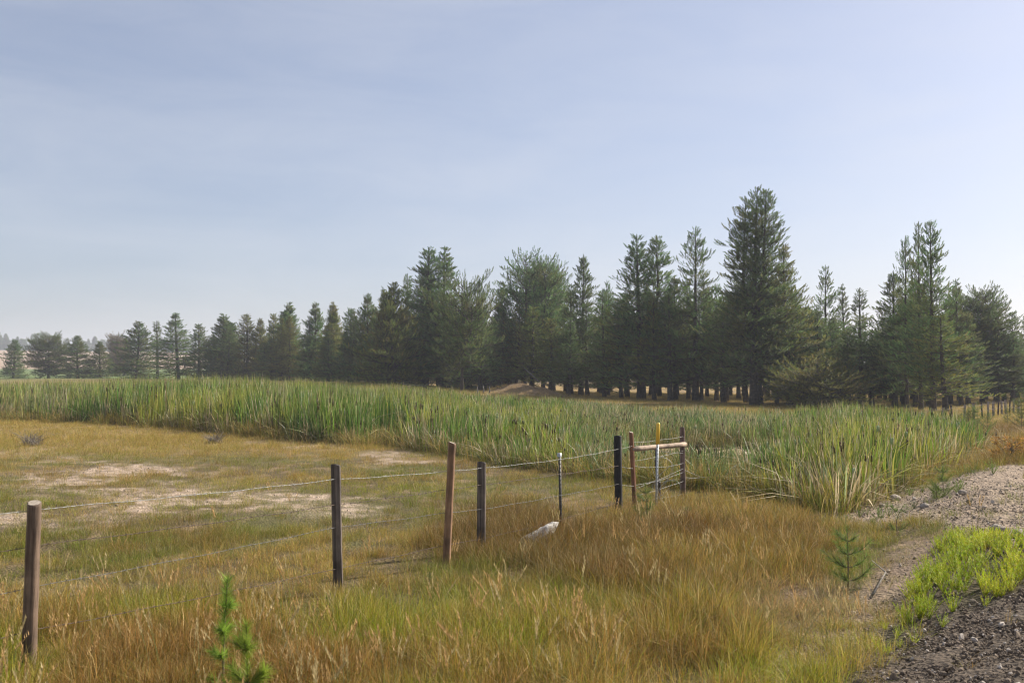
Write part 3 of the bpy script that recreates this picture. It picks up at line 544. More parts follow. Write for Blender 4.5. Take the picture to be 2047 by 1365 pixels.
def pine(seed, H, Rm, cb, dens=1., leaders=((0, 0, 1., 0.),), shape='cone', size=.44, brush=BR, up=1., stub=True, twig=True, gap=.0):
    """leaders: (dx, dy, height share, z share where it leaves the trunk)"""
    r = np.random.default_rng(seed); tr = MB(); pos, dr, sz, bvs = [], [], [], []
    for li, (dx, dy, hs, zs) in enumerate(leaders):
        top = H * hs; s = np.linspace(0, 1, 9); z0 = H * zs
        bend = .012 * H * np.sin(s * 3.1 + seed)
        rr0 = (.0115 * H + .05) * (1 if li == 0 else .6)
        e = sst(0, .55, s); P = np.stack([dx * e + bend * (1 - e * .5), dy * e + bend * .4, z0 + (top - z0) * s], 1)
        if li == 0: P[0, 2] = -.15
        tr.add(*tube(P, np.linspace(rr0, .012, 9) * np.where(s < .05, 1.25, 1), 8), .5)
        axis = lambda z: np.array([np.interp(z, P[:, 2], P[:, 0]), np.interp(z, P[:, 2], P[:, 1]), z])
        zb = max(cb * H, z0 + .03 * H); z = zb
        Rl = Rm * (1 if len(leaders) == 1 else (.92 if li == 0 else .72))
        while z < top - .35:
            t = (z - zb) / (top - zb)
            if shape == 'cone': pr = (1 - t) ** .98 * min(1, .8 + t * 1.5) * 1.08
            elif shape == 'round': pr = math.sqrt(max(0, 1 - (abs(t - .35) / .68) ** 2)) if t > .35 else (.75 + .25 * t / .35)
            elif shape == 'column': pr = (1 - t) ** .8 * 1.06 * (.86 + .16 * math.sin(t * 9 + seed))
            else: pr = (1 - t) ** .62
            nb = max(3, int(round((6.0 + 3.0 * (1 - t)) * dens)))
            a0 = r.uniform(0, 6.28); ph_ = 1.7 * seed + li
            for b_ in range(nb):
                if r.uniform() < gap: continue
                a = a0 + b_ * 6.283 / nb + r.normal(0, .3); md_ = math.sin(3 * a + ph_ + 7 * t) * math.sin(11 * t + ph_ + a) + .5 * math.sin(2 * a - 5 * t + ph_); l = Rl * (pr * (1 + .24 * md_) * r.uniform(.55, 1.15) + .02)
                if md_ < -.75 and r.uniform() < .6: continue
                if r.uniform() < .07: l *= 1.22
                el0 = R(-16 + 44 * t * up + r.normal(0, 14)); el1 = el0 + R(14 + 26 * r.uniform())
                k_ = 6; ss = np.linspace(0, 1, k_); el = el0 + (el1 - el0) * ss ** 1.6; st = l / (k_ - 1)
                hx = np.concatenate([[0], np.cumsum(np.cos(el[:-1]) * st)]); hz = np.concatenate([[0], np.cumsum(np.sin(el[:-1]) * st)])
                aw = a + np.cumsum(r.normal(0, .06, k_)); A0 = axis(min(top - .3, max(zb * .92, z + r.uniform(-.34, .34))))
                B = np.stack([A0[0] + hx * np.cos(aw), A0[1] + hx * np.sin(aw), A0[2] + hz], 1)
                tr.add(*tube(B, np.linspace(.012 + .007 * l, .005, k_), 3, False), .2)
                step = .235 / math.sqrt(dens); f = .15 if l < 1.2 else .24
                nsteps = max(2, int(l * (1 - f) / step))
                for q_ in range(nsteps + 1):
                    g_ = f + (1 - f) * q_ / nsteps; p = np.array([np.interp(g_, ss, B[:, m_]) for m_ in range(3)]); ee = np.interp(g_, ss, el)
                    for sd_ in (-1, 1):
                        if q_ == nsteps and sd_ == 1: continue
                        aa = aw[0] + (0 if q_ == nsteps else sd_ * r.uniform(.5, 1.15)); tl = 0 if q_ == nsteps else r.uniform(.15, .42) * (1 - .35 * g_) * min(1.4, .4 + l * .35)
                        dd = np.array([math.cos(aa) * math.cos(ee), math.sin(aa) * math.cos(ee), math.sin(ee) + .15]); pe = p + dd * tl
                        if tl > .2 and twig: tr.add(*tube([p, pe], [.006, .004], 3, False), .2)
                        d2 = dd + np.array([0, 0, r.uniform(.25, 1.1)]) ; pos.append(pe); dr.append(d2); sz.append(size * r.uniform(.65, 1.2) * (.5 + .5 * min(1, (1 - t) * 5))); 
                        bvs.append(np.clip(r.uniform(0, .72) + (.35 if r.uniform() < .06 else 0) + .12 * (1 - t), 0, 1))
                        if tl > .28 and r.uniform() < .7: pos.append(p + dd * tl * .45); dr.append(dd + np.array([0, 0, r.uniform(0, .6)])); sz.append(size * r.uniform(.6, .9)); bvs.append(r.uniform(0, .7))
            z += r.uniform(.25, .38) * (1.15 - .35 * t) / math.sqrt(dens) * (H / 13) ** .35
        for e_ in range(4): pos.append(axis(top - .12 * e_ - .3)); dr.append(np.array([r.normal(0, .1), r.normal(0, .1), 1])); sz.append(size * .8); bvs.append(.3)
    if stub and cb > .06:
        for e_ in range(int(H * 1.6)):
            z = r.uniform(.08, cb + .08) * H; a = r.uniform(0, 6.28); l = r.uniform(.3, 1.3) * Rm * .45; dz = r.uniform(-.25, .1) * l
            tr.add(*tube([[0, 0, z], [math.cos(a) * l * .6, math.sin(a) * l * .6, z + dz * .4], [math.cos(a + .2) * l, math.sin(a + .2) * l, z + dz]], [.018, .01, .004], 3, False), .1)
    cr = MB(); Vb, Tb, Ab = place_brush(*brush, pos, dr, sz, np.array(bvs)); cr.add(Vb, Tb, Ab)
    return tr.mesh('trunk', True), cr.mesh('crown'), H, Rm, len(pos)
KIND = {}
KIND['tall'] = pine(11, 13, 2.7, .17, 1.0)
KIND['tall2'] = pine(12, 12, 2.3, .2, .9, shape='column')
KIND['giant'] = pine(13, 15.2, 3.0, .13, .95, ((0, 0, 1, 0), (.75, .3, .965, .18), (-.7, -.2, .975, .25)), 'column', gap=.08)
KIND['twin'] = pine(14, 13, 2.7, .1, .95, ((0, 0, 1, 0), (1.05, .2, .985, .3)), 'cone')
KIND['dome'] = pine(15, 11.5, 2.9, .14, .95, ((0, 0, 1, 0), (1.5, .3, .97, .2), (-1.2, .2, .93, .25)), 'round')
KIND['open'] = pine(16, 7.5, 3.0, .08, .9, ((0, 0, 1, 0), (-1.1, .2, .86, .08), (1.2, 0, .82, .1)), 'round', gap=.12)
KIND['spire'] = pine(17, 10, .95, .25, .75, shape='column', gap=.2, size=.38)
KIND['cone'] = pine(18, 8.5, 2.1, .04, 1.1)
KIND['cone2'] = pine(19, 9.5, 2.0, .06, 1.05, shape='column')
KIND['bushy'] = pine(20, 8.5, 3.4, .05, 1.1, ((0, 0, 1, 0), (-.7, -.1, .9, .1)), 'cone')
KIND['forest'] = pine(21, 11, 2.4, .20, .8, shape='column')
KIND['forest2'] = pine(22, 10, 2.1, .24, .8, shape='cone')
KIND['low'] = pine(23, 3.4, 2.6, .05, 1.1, ((0, 0, 1, 0), (1.1, 0, .8, .1), (-1., 0, .7, .1)), 'round', size=.34, gap=.15)
KIND['crooked'] = pine(24, 6, 2.9, .26, .9, ((0, 0, 1, 0), (1.3, 0, .8, .3)), 'round', size=.38, gap=.1)
for q_ in range(3): KIND['far%d' % q_] = pine(30 + q_, 12, (2.4, 2.0, 2.8)[q_], 0.08, .8, size=1.1, brush=BRC, stub=False, twig=False, shape=('cone', 'column', 'round')[q_])
for k_, (a_, kw_) in dict(tall_b=((61, 13, 2.8, .10, 1.05), {}), tall_c=((62, 13, 2.4, .15, .9, ((0, 0, 1, 0), (.8, .3, .9, .4))), dict(gap=.12)), tall2_b=((63, 12, 2.5, .14, .9), dict(shape='column', gap=.16)), tall2_c=((64, 12, 2.2, .22, .85), dict(shape='cone', gap=.1)), cone_b=((65, 8.5, 2.3, .03, 1.15), dict(shape='column')), cone2_b=((66, 9.5, 2.2, .03, 1.1, ((0, 0, 1, 0), (.7, 0, .88, .3))), {}), twin_b=((67, 13, 3., .08, .95, ((0, 0, 1, 0), (-.9, .3, .96, .35), (1.3, 0, .8, .2))), dict(gap=.06)), dome_b=((68, 11.5, 3., .1, .95, ((0, 0, 1, 0), (1.2, -.5, .94, .15))), dict(shape='round', gap=.1)), spire_b=((69, 10, 1.2, .12, .8), dict(shape='cone', gap=.1, size=.36))).items(): KIND[k_] = pine(*a_, **kw_)
ALT = dict(tall=['tall', 'tall_b', 'tall_c'], tall2=['tall2', 'tall2_b', 'tall2_c'], cone=['cone', 'cone_b'], cone2=['cone2', 'cone2_b'], twin=['twin', 'twin_b'], dome=['dome', 'dome_b'], spire=['spire', 'spire_b'])
print({k_: v[4] for k_, v in KIND.items()}, sum(len(v[1].polygons) + len(v[0].polygons) for v in KIND.values()))
NEED = {'g': M['needles'], 'y': M['needles_yellow'], 'b': M['needles_brown']}
CM = {}
def crown_mesh(kind, tone):
    if (kind, tone) not in CM:
        me = KIND[kind][1]
        if me.materials: me = me.copy(); me.materials.clear()
        me.materials.append(NEED[tone]); CM[(kind, tone)] = me
    return CM[(kind, tone)]
place_pine_n = 0
for v in KIND.values(): v[0].materials.append(M['bark'])
def place_pine(kind, x, y, h, w, label, group, tone='g', name='pine_tree', rz=None):
    place_pine.n += 1; kind = ALT[kind][place_pine.n * 7 % len(ALT[kind])] if kind in ALT else kind
    h += .45 if not kind.startswith('far') else 0
    _, _, Hn, Rn, _ = KIND[kind]; e = empty(name, (x, y, float(terr(x, y)) - .05), random.uniform(0, 6.28) if rz is None else rz)
    sw = w / (2 * Rn); e.scale = (sw, sw, h / Hn); e.rotation_euler = (random.gauss(0, .012), random.gauss(0, .012), e.rotation_euler[2])
    obj('trunk', KIND[kind][0], None, e); obj('crown', crown_mesh(kind, tone), None, e)
    tag(e, label, 'pine tree', group); return e
place_pine.n = 0
# (photo x, photo y of the top, crown width in photo px, distance, kind, tone, label)
FRONT = [
 (28, 682, 48, 185, 'cone', 'g', 'small open-crowned pine, leftmost tree before the tan field'),
 (98, 673, 92, 180, 'open', 'g', 'broad low spreading pine, second tree from the left with a short dark trunk'),
 (155, 675, 60, 178, 'cone', 'g', 'compact dark pine just right of the broad spreading one'),
 (200, 687, 50, 180, 'cone', 'g', 'smallest pine at the left, standing before the far tan field'),
 (275, 647, 80, 165, 'cone', 'g', 'dense pointed pine just left of the thin spindly one'),
 (316, 645, 30, 172, 'spire', 'g', 'thin spindly pine with see-through crown at the left'),
 (353, 630, 84, 158, 'tall', 'g', 'tall bushy pine just right of the thin spindly one'),
 (397, 652, 58, 155, 'cone2', 'g', 'shorter yellowish pine with a grey dead limb at its left'),
 (445, 633, 78, 150, 'cone2', 'g', 'round-shouldered pine, first tree of the continuous forest edge'),
 (493, 633, 60, 146, 'cone2', 'y', 'pale green slim pine, second tree of the forest edge'),
 (520, 642, 50, 146, 'cone', 'y', 'low slim pine tucked between two pale ones of the forest edge'),
 (545, 632, 50, 144, 'cone2', 'y', 'pale pine left of the pointed one on the forest edge'),
 (577, 610, 66, 140, 'cone2', 'g', 'pointed pine rising above its neighbours at the left forest edge'),
 (631, 612, 66, 132, 'cone', 'g', 'dense conical pine, left of the pair before the long slope of tops'),
 (665, 610, 56, 128, 'cone2', 'y', 'yellowish conical pine, right of the pair before the long slope of tops'),
 (700, 622, 60, 122, 'cone2', 'g', 'hazy-topped pine in the middle of the rising tops'),
 (735, 595, 70, 113, 'cone', 'g', 'slim green pine left of the large bright yellow-green one'),
 (787, 572, 132, 100, 'bushy', 'y', 'large bright yellow-green pine with branches down to the cattails'),
 (766, 580, 36, 125, 'spire', 'g', 'dark narrow spire behind the bright yellow-green pine, left of it'),
 (812, 552, 42, 122, 'spire', 'g', 'tall dark narrow spire right behind the bright yellow-green pine'),
 (845, 535, 100, 112, 'tall', 'g', 'dark pine forming the left shoulder of the twin-topped one'),
 (884, 500, 150, 104, 'twin', 'g', 'tall dark twin-topped pine left of centre'),
 (925, 575, 120, 88, 'crooked', 'g', 'olive pine with a low round skirt and short bare trunk above the cattails'),
 (937, 566, 48, 120, 'spire', 'g', 'slender top just right of the twin-topped pine'),
 (962, 568, 50, 112, 'tall2', 'g', 'dark narrow pine behind the gap right of the twin-topped one'),
 (1012, 570, 70, 104, 'tall', 'g', 'pine on the left flank of the round-topped group'),
 (1050, 520, 130, 100, 'dome', 'g', 'broad round-topped pine with a see-through right side'),
 (1085, 535, 90, 108, 'dome', 'g', 'airy pine leaning out to the right behind the round-topped one'),
 (1140, 575, 80, 96, 'tall2', 'g', 'loose pine between the round-topped one and the pointed one'),
 (1165, 517, 100, 92, 'tall', 'g', 'pointed pine standing alone between two broad ones at centre'),
 (1212, 568, 60, 96, 'tall2', 'g', 'feathery pine top left of the broad twin-tipped one'),
 (1275, 478, 165, 84, 'twin', 'g', 'broad twin-tipped pine right of centre'),
 (1345, 560, 110, 82, 'tall', 'g', 'olive pine low in front between the twin-tipped and the round-headed ones'),
 (1390, 462, 130, 80, 'tall2', 'g', 'tall round-headed pine just left of the tallest tree'),
 (1448, 600, 90, 78, 'tall2', 'g', 'low olive pine under the left side of the tallest tree'),
 (1510, 383, 185, 71, 'giant', 'g', 'tallest pine in view with several stems and ragged crown'),
 (1572, 500, 135, 72, 'tall', 'y', 'olive pine leaning against the right side of the tallest tree'),
 (1648, 540, 84, 76, 'tall2', 'g', 'narrow dark-topped pine standing right of the tallest group'),
 (1690, 577, 50, 90, 'spire', 'g', 'left one of two thin spires in the gap at right'),
 (1722, 583, 52, 92, 'spire', 'g', 'right one of two thin spires in the gap at right'),
 (1640, 745, 150, 66, 'low', 'y', 'low bushy tangled pine in front of the right-hand trunks'),
 (1788, 552, 120, 70, 'tall', 'g', 'pine on the left flank of the triple-spired group'),
 (1812, 482, 80, 66, 'tall2', 'g', 'left and lowest spire of the triple-spired group'),
 (1838, 455, 74, 64, 'tall2', 'g', 'middle spire of the triple-spired pine group'),
 (1864, 456, 112, 62, 'tall2', 'g', 'right and broadest spire of the triple-spired pine group'),
 (1885, 640, 130, 60, 'forest', 'y', 'olive pine low in front of the triple-spired group'),
 (1918, 568, 80, 72, 'tall', 'g', 'pine right behind the triple-spired group'),
 (1962, 590, 110, 78, 'dome', 'g', 'grey-green round-headed pine near the right edge'),
 (2025, 634, 74, 78, 'tall2', 'g', 'hazy pine with a bare lower trunk at the right edge'),
 (2052, 640, 60, 82, 'tall2', 'g', 'pine cut by the right edge of the view'),
]
for (px, ty, w, D, kd, tn, lab) in FRONT:
    x = (px - CX) / F * D; h = H0 + (YH - ty) / F * D - float(terr(x, D)); place_pine(kd, x, D, h, w / F * D * (1.05 if kd == 'open' else 1.5 if px < 780 else 1.38), lab, None, tn)
# brownish tree further off at the left
x = (232 - CX) / F * 230; place_pine('open', x, 230, H0 + (750 - 672) / F * 230 - float(terr(x, 230)), 6.5, 'hazy brownish dying pine further off between the small pines at left', None, 'b')
x = (250 - CX) / F * 235; place_pine('cone', x, 235, H0 + (750 - 678) / F * 235 - float(terr(x, 235)), 6.0, 'hazy blue-green pine right beside the brownish dying one at left', None, 'g')
# the wood behind: rows of trees whose bare lower trunks show in the shade
topl = [(430, 655), (560, 640), (700, 628), (760, 610), (830, 590), (900, 590), (980, 600), (1050, 590), (1100, 640), (1170, 600), (1250, 570), (1330, 590), (1400, 560), (1480, 560), (1540, 520), (1610, 600), (1700, 650), (1760, 650), (1820, 560), (1900, 600), (1960, 640), (2050, 660), (2200, 640)]
px = 440.; kk = 0
while px < 2230:
    for row in range(3):
        D0 = np.interp(px, TPX, TD); D = D0 + 9 + row * 11 + random.uniform(-4, 4); p_ = px + random.uniform(-14, 14)
        if p_ < 900 and row == 2: continue
        ty = np.interp(p_, *zip(*topl)) + random.uniform(-6, 40) + row * 12; x = (p_ - CX) / F * D; zt = float(terr(x, D)); h = H0 + (YH - ty) / F * D - zt
        kd = random.choice(['forest', 'forest2', 'forest', 'tall2']) if p_ > 1000 else random.choice(['cone2', 'forest', 'tall'])
        place_pine(kd, x, D, h, random.uniform(4.2, 5.8), 'shaded pine in the wood behind, dark bare lower trunk among many' if p_ > 1000 else 'hazy pine in the back rows of the left forest edge', 'pines standing in the wood behind the front row' if p_ > 1000 else 'pines in the back rows at left', random.choice('gggy')); kk += 1
    px += random.uniform(24, 36)
# slim bare trunks seen under the crowns (young trees, crown hidden high in the shade)
# far wooded rise
for q_ in range(150):
    p_ = -140 + q_ * 7.4 + random.uniform(-5, 5)
    D = random.uniform(880, 960); x = (p_ - CX) / F * D; zt = float(terr(x, D)); ty = 686 - 16 * float(vnoise(np.array(p_ / 34.), np.array(2.2), 5)) + random.uniform(-8, 9)
    h = max(6, H0 + (YH - ty) / F * D - zt); place_pine('far%d' % random.randrange(3), x, D, h, h * random.uniform(.42, .6), 'blue hazy pine in the far treeline above the tan field', 'far hazy treeline pines', 'g')
    kk += 1
print('back trees', kk)
# green bushes beyond the right-hand trunks
def bush_crown(seed, h, w, n=700, size=.22):
    r = np.random.default_rng(seed); a = r.uniform(0, 6.28, n); u = r.uniform(0, 1, n) ** .5; zz = r.uniform(.05, 1, n); rr_ = w / 2 * u * np.sqrt(np.clip(1 - (zz - .35) ** 2 / .5, .05, 1)) * r.uniform(.8, 1.1, n)
    P = np.stack([rr_ * np.cos(a), rr_ * np.sin(a), zz * h], 1); d = np.stack([np.cos(a), np.sin(a), r.uniform(.5, 2, n)], 1)
    mb = MB(); mb.add(*place_brush(*brush_template(7, .7, .22), P, d, size * r.uniform(.6, 1.2, n), r.uniform(0, 1, n)))
    st = MB()
    for q_ in range(9):
        aa = r.uniform(0, 6.28); st.add(*tube([[0, 0, 0], [math.cos(aa) * w * .12, math.sin(aa) * w * .12, h * .4], [math.cos(aa) * w * .3, math.sin(aa) * w * .3, h * .8]], [.012 + .01 * h, .01, .004], 4, False), .3)
    return mb.mesh('foliage'), st.mesh('stem')
M['bush_green'] = leaf_mat('willow_leaves', 'flat', (.11, .15, .045), (.22, .24, .08), .6, .35)
bc, bs = bush_crown(700, 2.2, 3.4, 1100, .3); bc.materials.append(M['bush_green']); bs.materials.append(M['bark'])
for p_ in range(1590, 2100, 27):
    D = random.uniform(104, 125); x = (p_ - CX) / F * D; e = empty('willow_bush', (x, D, float(terr(x, D))), random.uniform(0, 6)); s_ = random.uniform(.8, 1.15); e.scale = (s_, s_, s_)
    obj('foliage', bc, None, e); obj('stem', bs, None, e); tag(e, 'pale green bush seen beyond the trunks of the right-hand pines', 'bush', 'bushes beyond the right-hand pines')
# orange shrub at the right edge
oc, os_ = bush_crown(701, .75, 1.1, 170, .12); oc.materials.append(M['shrub_orange']); os_.materials.append(M['bark'])
for p_, y_, lab, s_ in ((2012, 916, 'orange autumn-leaved shrub at the edge of the berm', 1.), (2062, 905, 'orange shrub cut by the right edge of the view', .8)):
    P = gp(p_, y_); e = empty('orange_shrub', P); e.scale = (s_ * .8, s_ * .8, s_ * .5); obj('foliage', oc, None, e); obj('stem', os_, None, e); tag(e, lab, 'shrub')
# dry twiggy shrub in the gold meadow at far left
def twig_shrub(seed, h, w):
    r = np.random.default_rng(seed); st = MB()
    for q_ in range(170):
        aa = r.uniform(0, 6.28); l = r.uniform(.25, 1); e = abs(r.normal(.5, .35)); b = r.normal(0, w * .08, 2); st.add(*tube([[b[0], b[1], 0], [b[0] + math.cos(aa) * w * .2 * l * e, b[1] + math.sin(aa) * w * .2 * l * e, h * .55 * l], [b[0] + math.cos(aa) * w * .5 * l * e, b[1] + math.sin(aa) * w * .5 * l * e, h * l * r.uniform(.75, 1.1)]], [.006, .004, .002], 3, False), r.uniform(0, 1))
    return st.mesh('twigs')
for p_, y_, h_, lab in ((68, 890, .5, 'dry grey-brown twiggy shrub in the golden grass at far left'), (432, 885, .4, 'small brown twiggy shrub at the edge of the golden grass')):
    P = gp(p_, y_); o = obj('dry_shrub', twig_shrub(int(p_), h_, h_ * 3.4), M['deadwood']); o.location = P; tag(o, lab, 'shrub')

# ------------------------------------------------------------------ pine saplings (needles built one by one)
def sapling(seed, h, w, nwh=4, nb=4, nl=.055, dens=300, lean=.03, bush=1.):
    r = np.random.default_rng(seed); st = MB(); nd = MB(); s = np.linspace(0, 1, 7); P = np.stack([lean * h * s ** 2, .3 * lean * h * np.sin(s * 3), h * s], 1)
    st.add(*tube(P, np.linspace(.004 + .007 * h, .003, 7), 6), .5)
    paths = [(P, .45)]
    for k_ in range(nwh):
        z = h * (.15 + .62 * k_ / max(1, nwh - 1)); l = w / 2 * (1 - .6 * k_ / nwh)
        for b_ in range(nb):
            a = r.uniform(0, 6.28) if b_ else k_ * 2.1; ll = l * r.uniform(.4, 1.15); q = np.linspace(0, 1, 5); B = np.stack([np.interp(z, P[:, 2], P[:, 0]) + math.cos(a) * ll * q, np.interp(z, P[:, 2], P[:, 1]) + math.sin(a) * ll * q, z + ll * (.12 * q + .55 * q ** 2.2)], 1)
            st.add(*tube(B, np.linspace(.002 + .004 * h, .002, 5), 4, False), .5); paths.append((B, .12))
    for B, f0 in paths:
        L_ = np.linalg.norm(B[-1] - B[0]); n = int(dens * L_ * (1 - f0) * bush) + 8
        for e in range(n):
            f = f0 + (1 - f0) * r.uniform(); u = f * (len(B) - 1); i_ = min(int(u), len(B) - 2); p = B[i_] + (B[i_ + 1] - B[i_]) * (u - i_); d = B[i_ + 1] - B[i_]; d = d / np.linalg.norm(d)
            v = r.normal(0, 1, 3); v -= v @ d * d; v /= np.linalg.norm(v); dd = v * r.uniform(.5, .95) + d * .75; l = nl * r.uniform(.75, 1.15); sd_ = np.cross(dd, v + .3); sd_ = sd_ / (np.linalg.norm(sd_) + 1e-6) * .0011 * (1 + h * .8)
            nd.add([p - sd_, p + sd_, p + dd * l], [[0, 1, 2]], r.uniform(0, .8))
    return st.mesh('stem'), nd.mesh('needles')
for (p_, y_, h_, w_, sd_, kw, lab) in [
 (500, 1450, .66, .30, 41, dict(nwh=3, nb=4, nl=.095, dens=1300), 'bright green pine sapling at the bottom edge, right one of the two nearest'),
 (452, 1390, .80, .14, 42, dict(nwh=4, nb=4, nl=.085, dens=1300), 'darker narrow pine sapling at the bottom, left one of the two nearest'),
 (662, 1235, .26, .16, 43, dict(nwh=2, nb=3, nl=.05, dens=500), 'tiny green pine sapling at the foot of the dark second post'),
 (1690, 1172, .62, .52, 44, dict(nwh=4, nb=5, nl=.10, dens=420), 'knee-high pine sapling with open branches beside the bare verge'),
 (1790, 1064, .36, .34, 45, dict(nwh=2, nb=3, nl=.08, dens=420, lean=.35), 'small leaning pine sapling at the foot of the earth berm'),
 (1882, 985, .42, .42, 46, dict(nwh=3, nb=5, nl=.09, dens=420), 'dark bushy pine sapling standing on the pale berm'),
 (1868, 996, .16, .38, 47, dict(nwh=2, nb=6, nl=.08, dens=400), 'low dark green seedling pine spreading on the berm beside the bushy one'),
 (1290, 1040, .56, .44, 48, dict(nwh=4, nb=5, nl=.09, dens=420), 'yellow-green young pine at the foot of the yellow-topped stake'),
 (1280, 950, .5, .3, 49, dict(nwh=3, nb=4, nl=.09, dens=380), 'thin young pine behind the brace rail'),
 (1372, 1045, .26, .22, 50, dict(nwh=2, nb=4, nl=.08, dens=380), 'little yellow-green pine right of the brace posts'),
 (860, 1178, .2, .1, 51, dict(nwh=2, nb=2, nl=.04, dens=500), 'tiny dark green seedling in the grass left of the new brown post'),
 (1952, 862, 1.15, .95, 52, dict(nwh=6, nb=6, nl=.15, dens=150), 'waist-high dense young pine before the far fence, tallest of its clump'),
 (1934, 862, 1.0, .8, 53, dict(nwh=6, nb=6, nl=.15, dens=150), 'young pine on the left of the clump before the far fence'),
 (1972, 866, .9, .8, 54, dict(nwh=5, nb=6, nl=.15, dens=150), 'young pine on the right of the clump before the far fence'),
 (1912, 868, .9, .55, 55, dict(nwh=5, nb=5, nl=.14, dens=140), 'slim young pine left of the clump before the far fence'),
 (2040, 862, 1.5, 1.1, 56, dict(nwh=7, nb=6, nl=.16, dens=150), 'dark young pine at the right edge beyond the orange shrub'),
 (2012, 850, .9, .5, 57, dict(nwh=5, nb=4, nl=.14, dens=120), 'small young pine in the golden grass before the far fence posts')]:
    a_, b_ = sapling(sd_, h_, w_, **kw); P = gp(p_, y_)
    e = empty('pine_sapling', P - Vector((0, 0, .02)), random.uniform(0, 6)); obj('stem', a_, M['post_brown'], e); obj('needles', b_, M['needles_bright' if y_ > 1200 else 'needles_young'], e); tag(e, lab, 'sapling', 'young pine saplings')

# ------------------------------------------------------------------ fence
def post_mesh(h, r0, seed, square=False, taper=.96, depth=.25):
    r = np.random.default_rng(seed); n = 18; lev = np.concatenate([[-depth], np.linspace(0, h - .02, 22), [h - .006, h]]); V_ = []
    ph = r.uniform(0, 6.28, 4); crk = (set(r.choice(18, 5, replace=False).tolist()) if square else {int(r.integers(9, 18))})
    for z in lev:
        t = max(0, z) / h; rr = r0 * (1 + (taper - 1) * t)
        for q_ in range(n):
            a = q_ * 2 * np.pi / n; f = 1 + .035 * math.sin(2 * a + ph[0] + t * 1.5) + .03 * math.sin(5 * a + ph[1] + .4 * math.sin(t * 5)) + .02 * math.sin(3 * t * 6 + ph[2] + a) + r.normal(0, .008) - (.16 if q_ in crk else 0)
            if square: f *= min(1 / max(abs(math.cos(a)), abs(math.sin(a))), 1.16)
            if z == h: f *= .9
            V_.append([rr * f * math.cos(a), rr * f * math.sin(a), z + (0 if z < h - .03 else .012 * math.cos(a + ph[3]))])
    T_ = []
    for l_ in range(len(lev) - 1):
        for q_ in range(n): a, b, c_, d = l_ * n + q_, l_ * n + (q_ + 1) % n, (l_ + 1) * n + (q_ + 1) % n, (l_ + 1) * n + q_; T_ += [[a, b, c_], [a, c_, d]]
    V_ = np.array(V_)
    tp = np.concatenate([V_[-n:] + [0, 0, .001], [[0, 0, h + .002]]]); Tt = [[q_, (q_ + 1) % n, n] for q_ in range(n)]
    return mkmesh('post', V_, T_, True), mkmesh('cut_top', tp, Tt)
def add_post(par, base, h, r0, m, seed, lean=(0, 0), label=None, square=False, name='post', top=None):
    a, b = post_mesh(h, r0, seed, square); o = obj(name, a, m, par); c_ = obj('cut_top', b, top or M['post_top'], o)
    o.location = base - par.location; o.rotation_euler = (lean[1], lean[0], random.uniform(0, 1) * 0)
    if label: o['label'] = label
    Mx = Euler(o.rotation_euler).to_matrix(); return lambda z, dy=-1.: base + Mx @ Vector((0, dy * r0 * 1.04, z))
def tpost_mesh(h, lean=0):
    import bmesh
    mb = MB()
    def box(x0, x1, y0, y1, z0, z1):
        Vx = [[x, y, z] for z in (z0, z1) for y in (y0, y1) for x in (x0, x1)]
        mb.add(Vx, [[0, 2, 1], [1, 2, 3], [4, 5, 6], [5, 7, 6], [0, 1, 5], [0, 5, 4], [2, 6, 7], [2, 7, 3], [0, 4, 6], [0, 6, 2], [1, 3, 7], [1, 7, 5]])
    box(-.02, .02, -.003, .003, -.3, h); box(-.003, .003, .003, .036, -.3, h - .001)
    for q_ in range(int(h / .055)): box(-.006, .006, -.013, -.003, .05 + q_ * .055, .07 + q_ * .055)
    return mb.mesh('stake')
def wire_mesh(pts, r=.0016, sag=.02, seed=0, barb=.13, loops=None):
    """two twisted strands sagging between the given points, with four-point barbs"""
    rr = np.random.default_rng(seed); mb = MB(); path = []
    for a, b in zip(pts[:-1], pts[1:]):
        a, b = np.array(a), np.array(b); n = max(3, int(np.linalg.norm(b - a) / .03)); t = np.linspace(0, 1, n, endpoint=False)
        p = a[None] + (b - a)[None] * t[:, None]; p[:, 2] -= sag * np.linalg.norm(b - a) * .3 * 4 * t * (1 - t); path.append(p)
    path.append(np.array(pts[-1])[None]); P = np.concatenate(path); n = len(P)
    P[:, 2] += .003 * np.sin(np.arange(n) * .21 + seed)
    a = np.arange(n) * 1.3; d = np.gradient(P, axis=0); d /= np.linalg.norm(d, axis=1)[:, None]; u = np.cross(d, [0, 0, 1]); w = np.cross(d, u)
    for ph in (0, math.pi): mb.add(*tube(P + r * (np.cos(a + ph)[:, None] * u + np.sin(a + ph)[:, None] * w), r, 4), 0)
    L_ = np.concatenate([[0], np.cumsum(np.linalg.norm(np.diff(P, axis=0), axis=1))])
    if barb:
        for l in np.arange(.08, L_[-1], barb):
            i_ = min(int(np.searchsorted(L_, l)), n - 1); c0 = P[i_]; aa = rr.uniform(0, 6.28)
            for e in range(2):
                v = math.cos(aa + e * 1.5) * u[i_] + math.sin(aa + e * 1.5) * w[i_] + d[i_] * .25; mb.add(*tube([c0 - v * .016, c0 - v * .008, c0 + v * .008, c0 + v * .016], [.0004, .0016, .0016, .0004], 3), 0)
    return mb.mesh('wire')
p1, p2, p3, p4, pt, p5 = gp(66, 1352), gp(679, 1183), gp(893, 1130), gp(963, 1103), gp(1121, 1064), gp(1236, 1020)
p0 = p1 + (p1 - p2) * 1.0; p0.z = float(terr(p0.x, p0.y))
fence = empty('wire_fence', p1)
tag(fence, 'barbed wire fence on mismatched wooden posts running from the left edge to the black post', 'fence')
kz = lambda p: F / p.y
h1 = [None] * 6
A0 = add_post(fence, p0, 1.25, .052, M['post_brown'], 60)
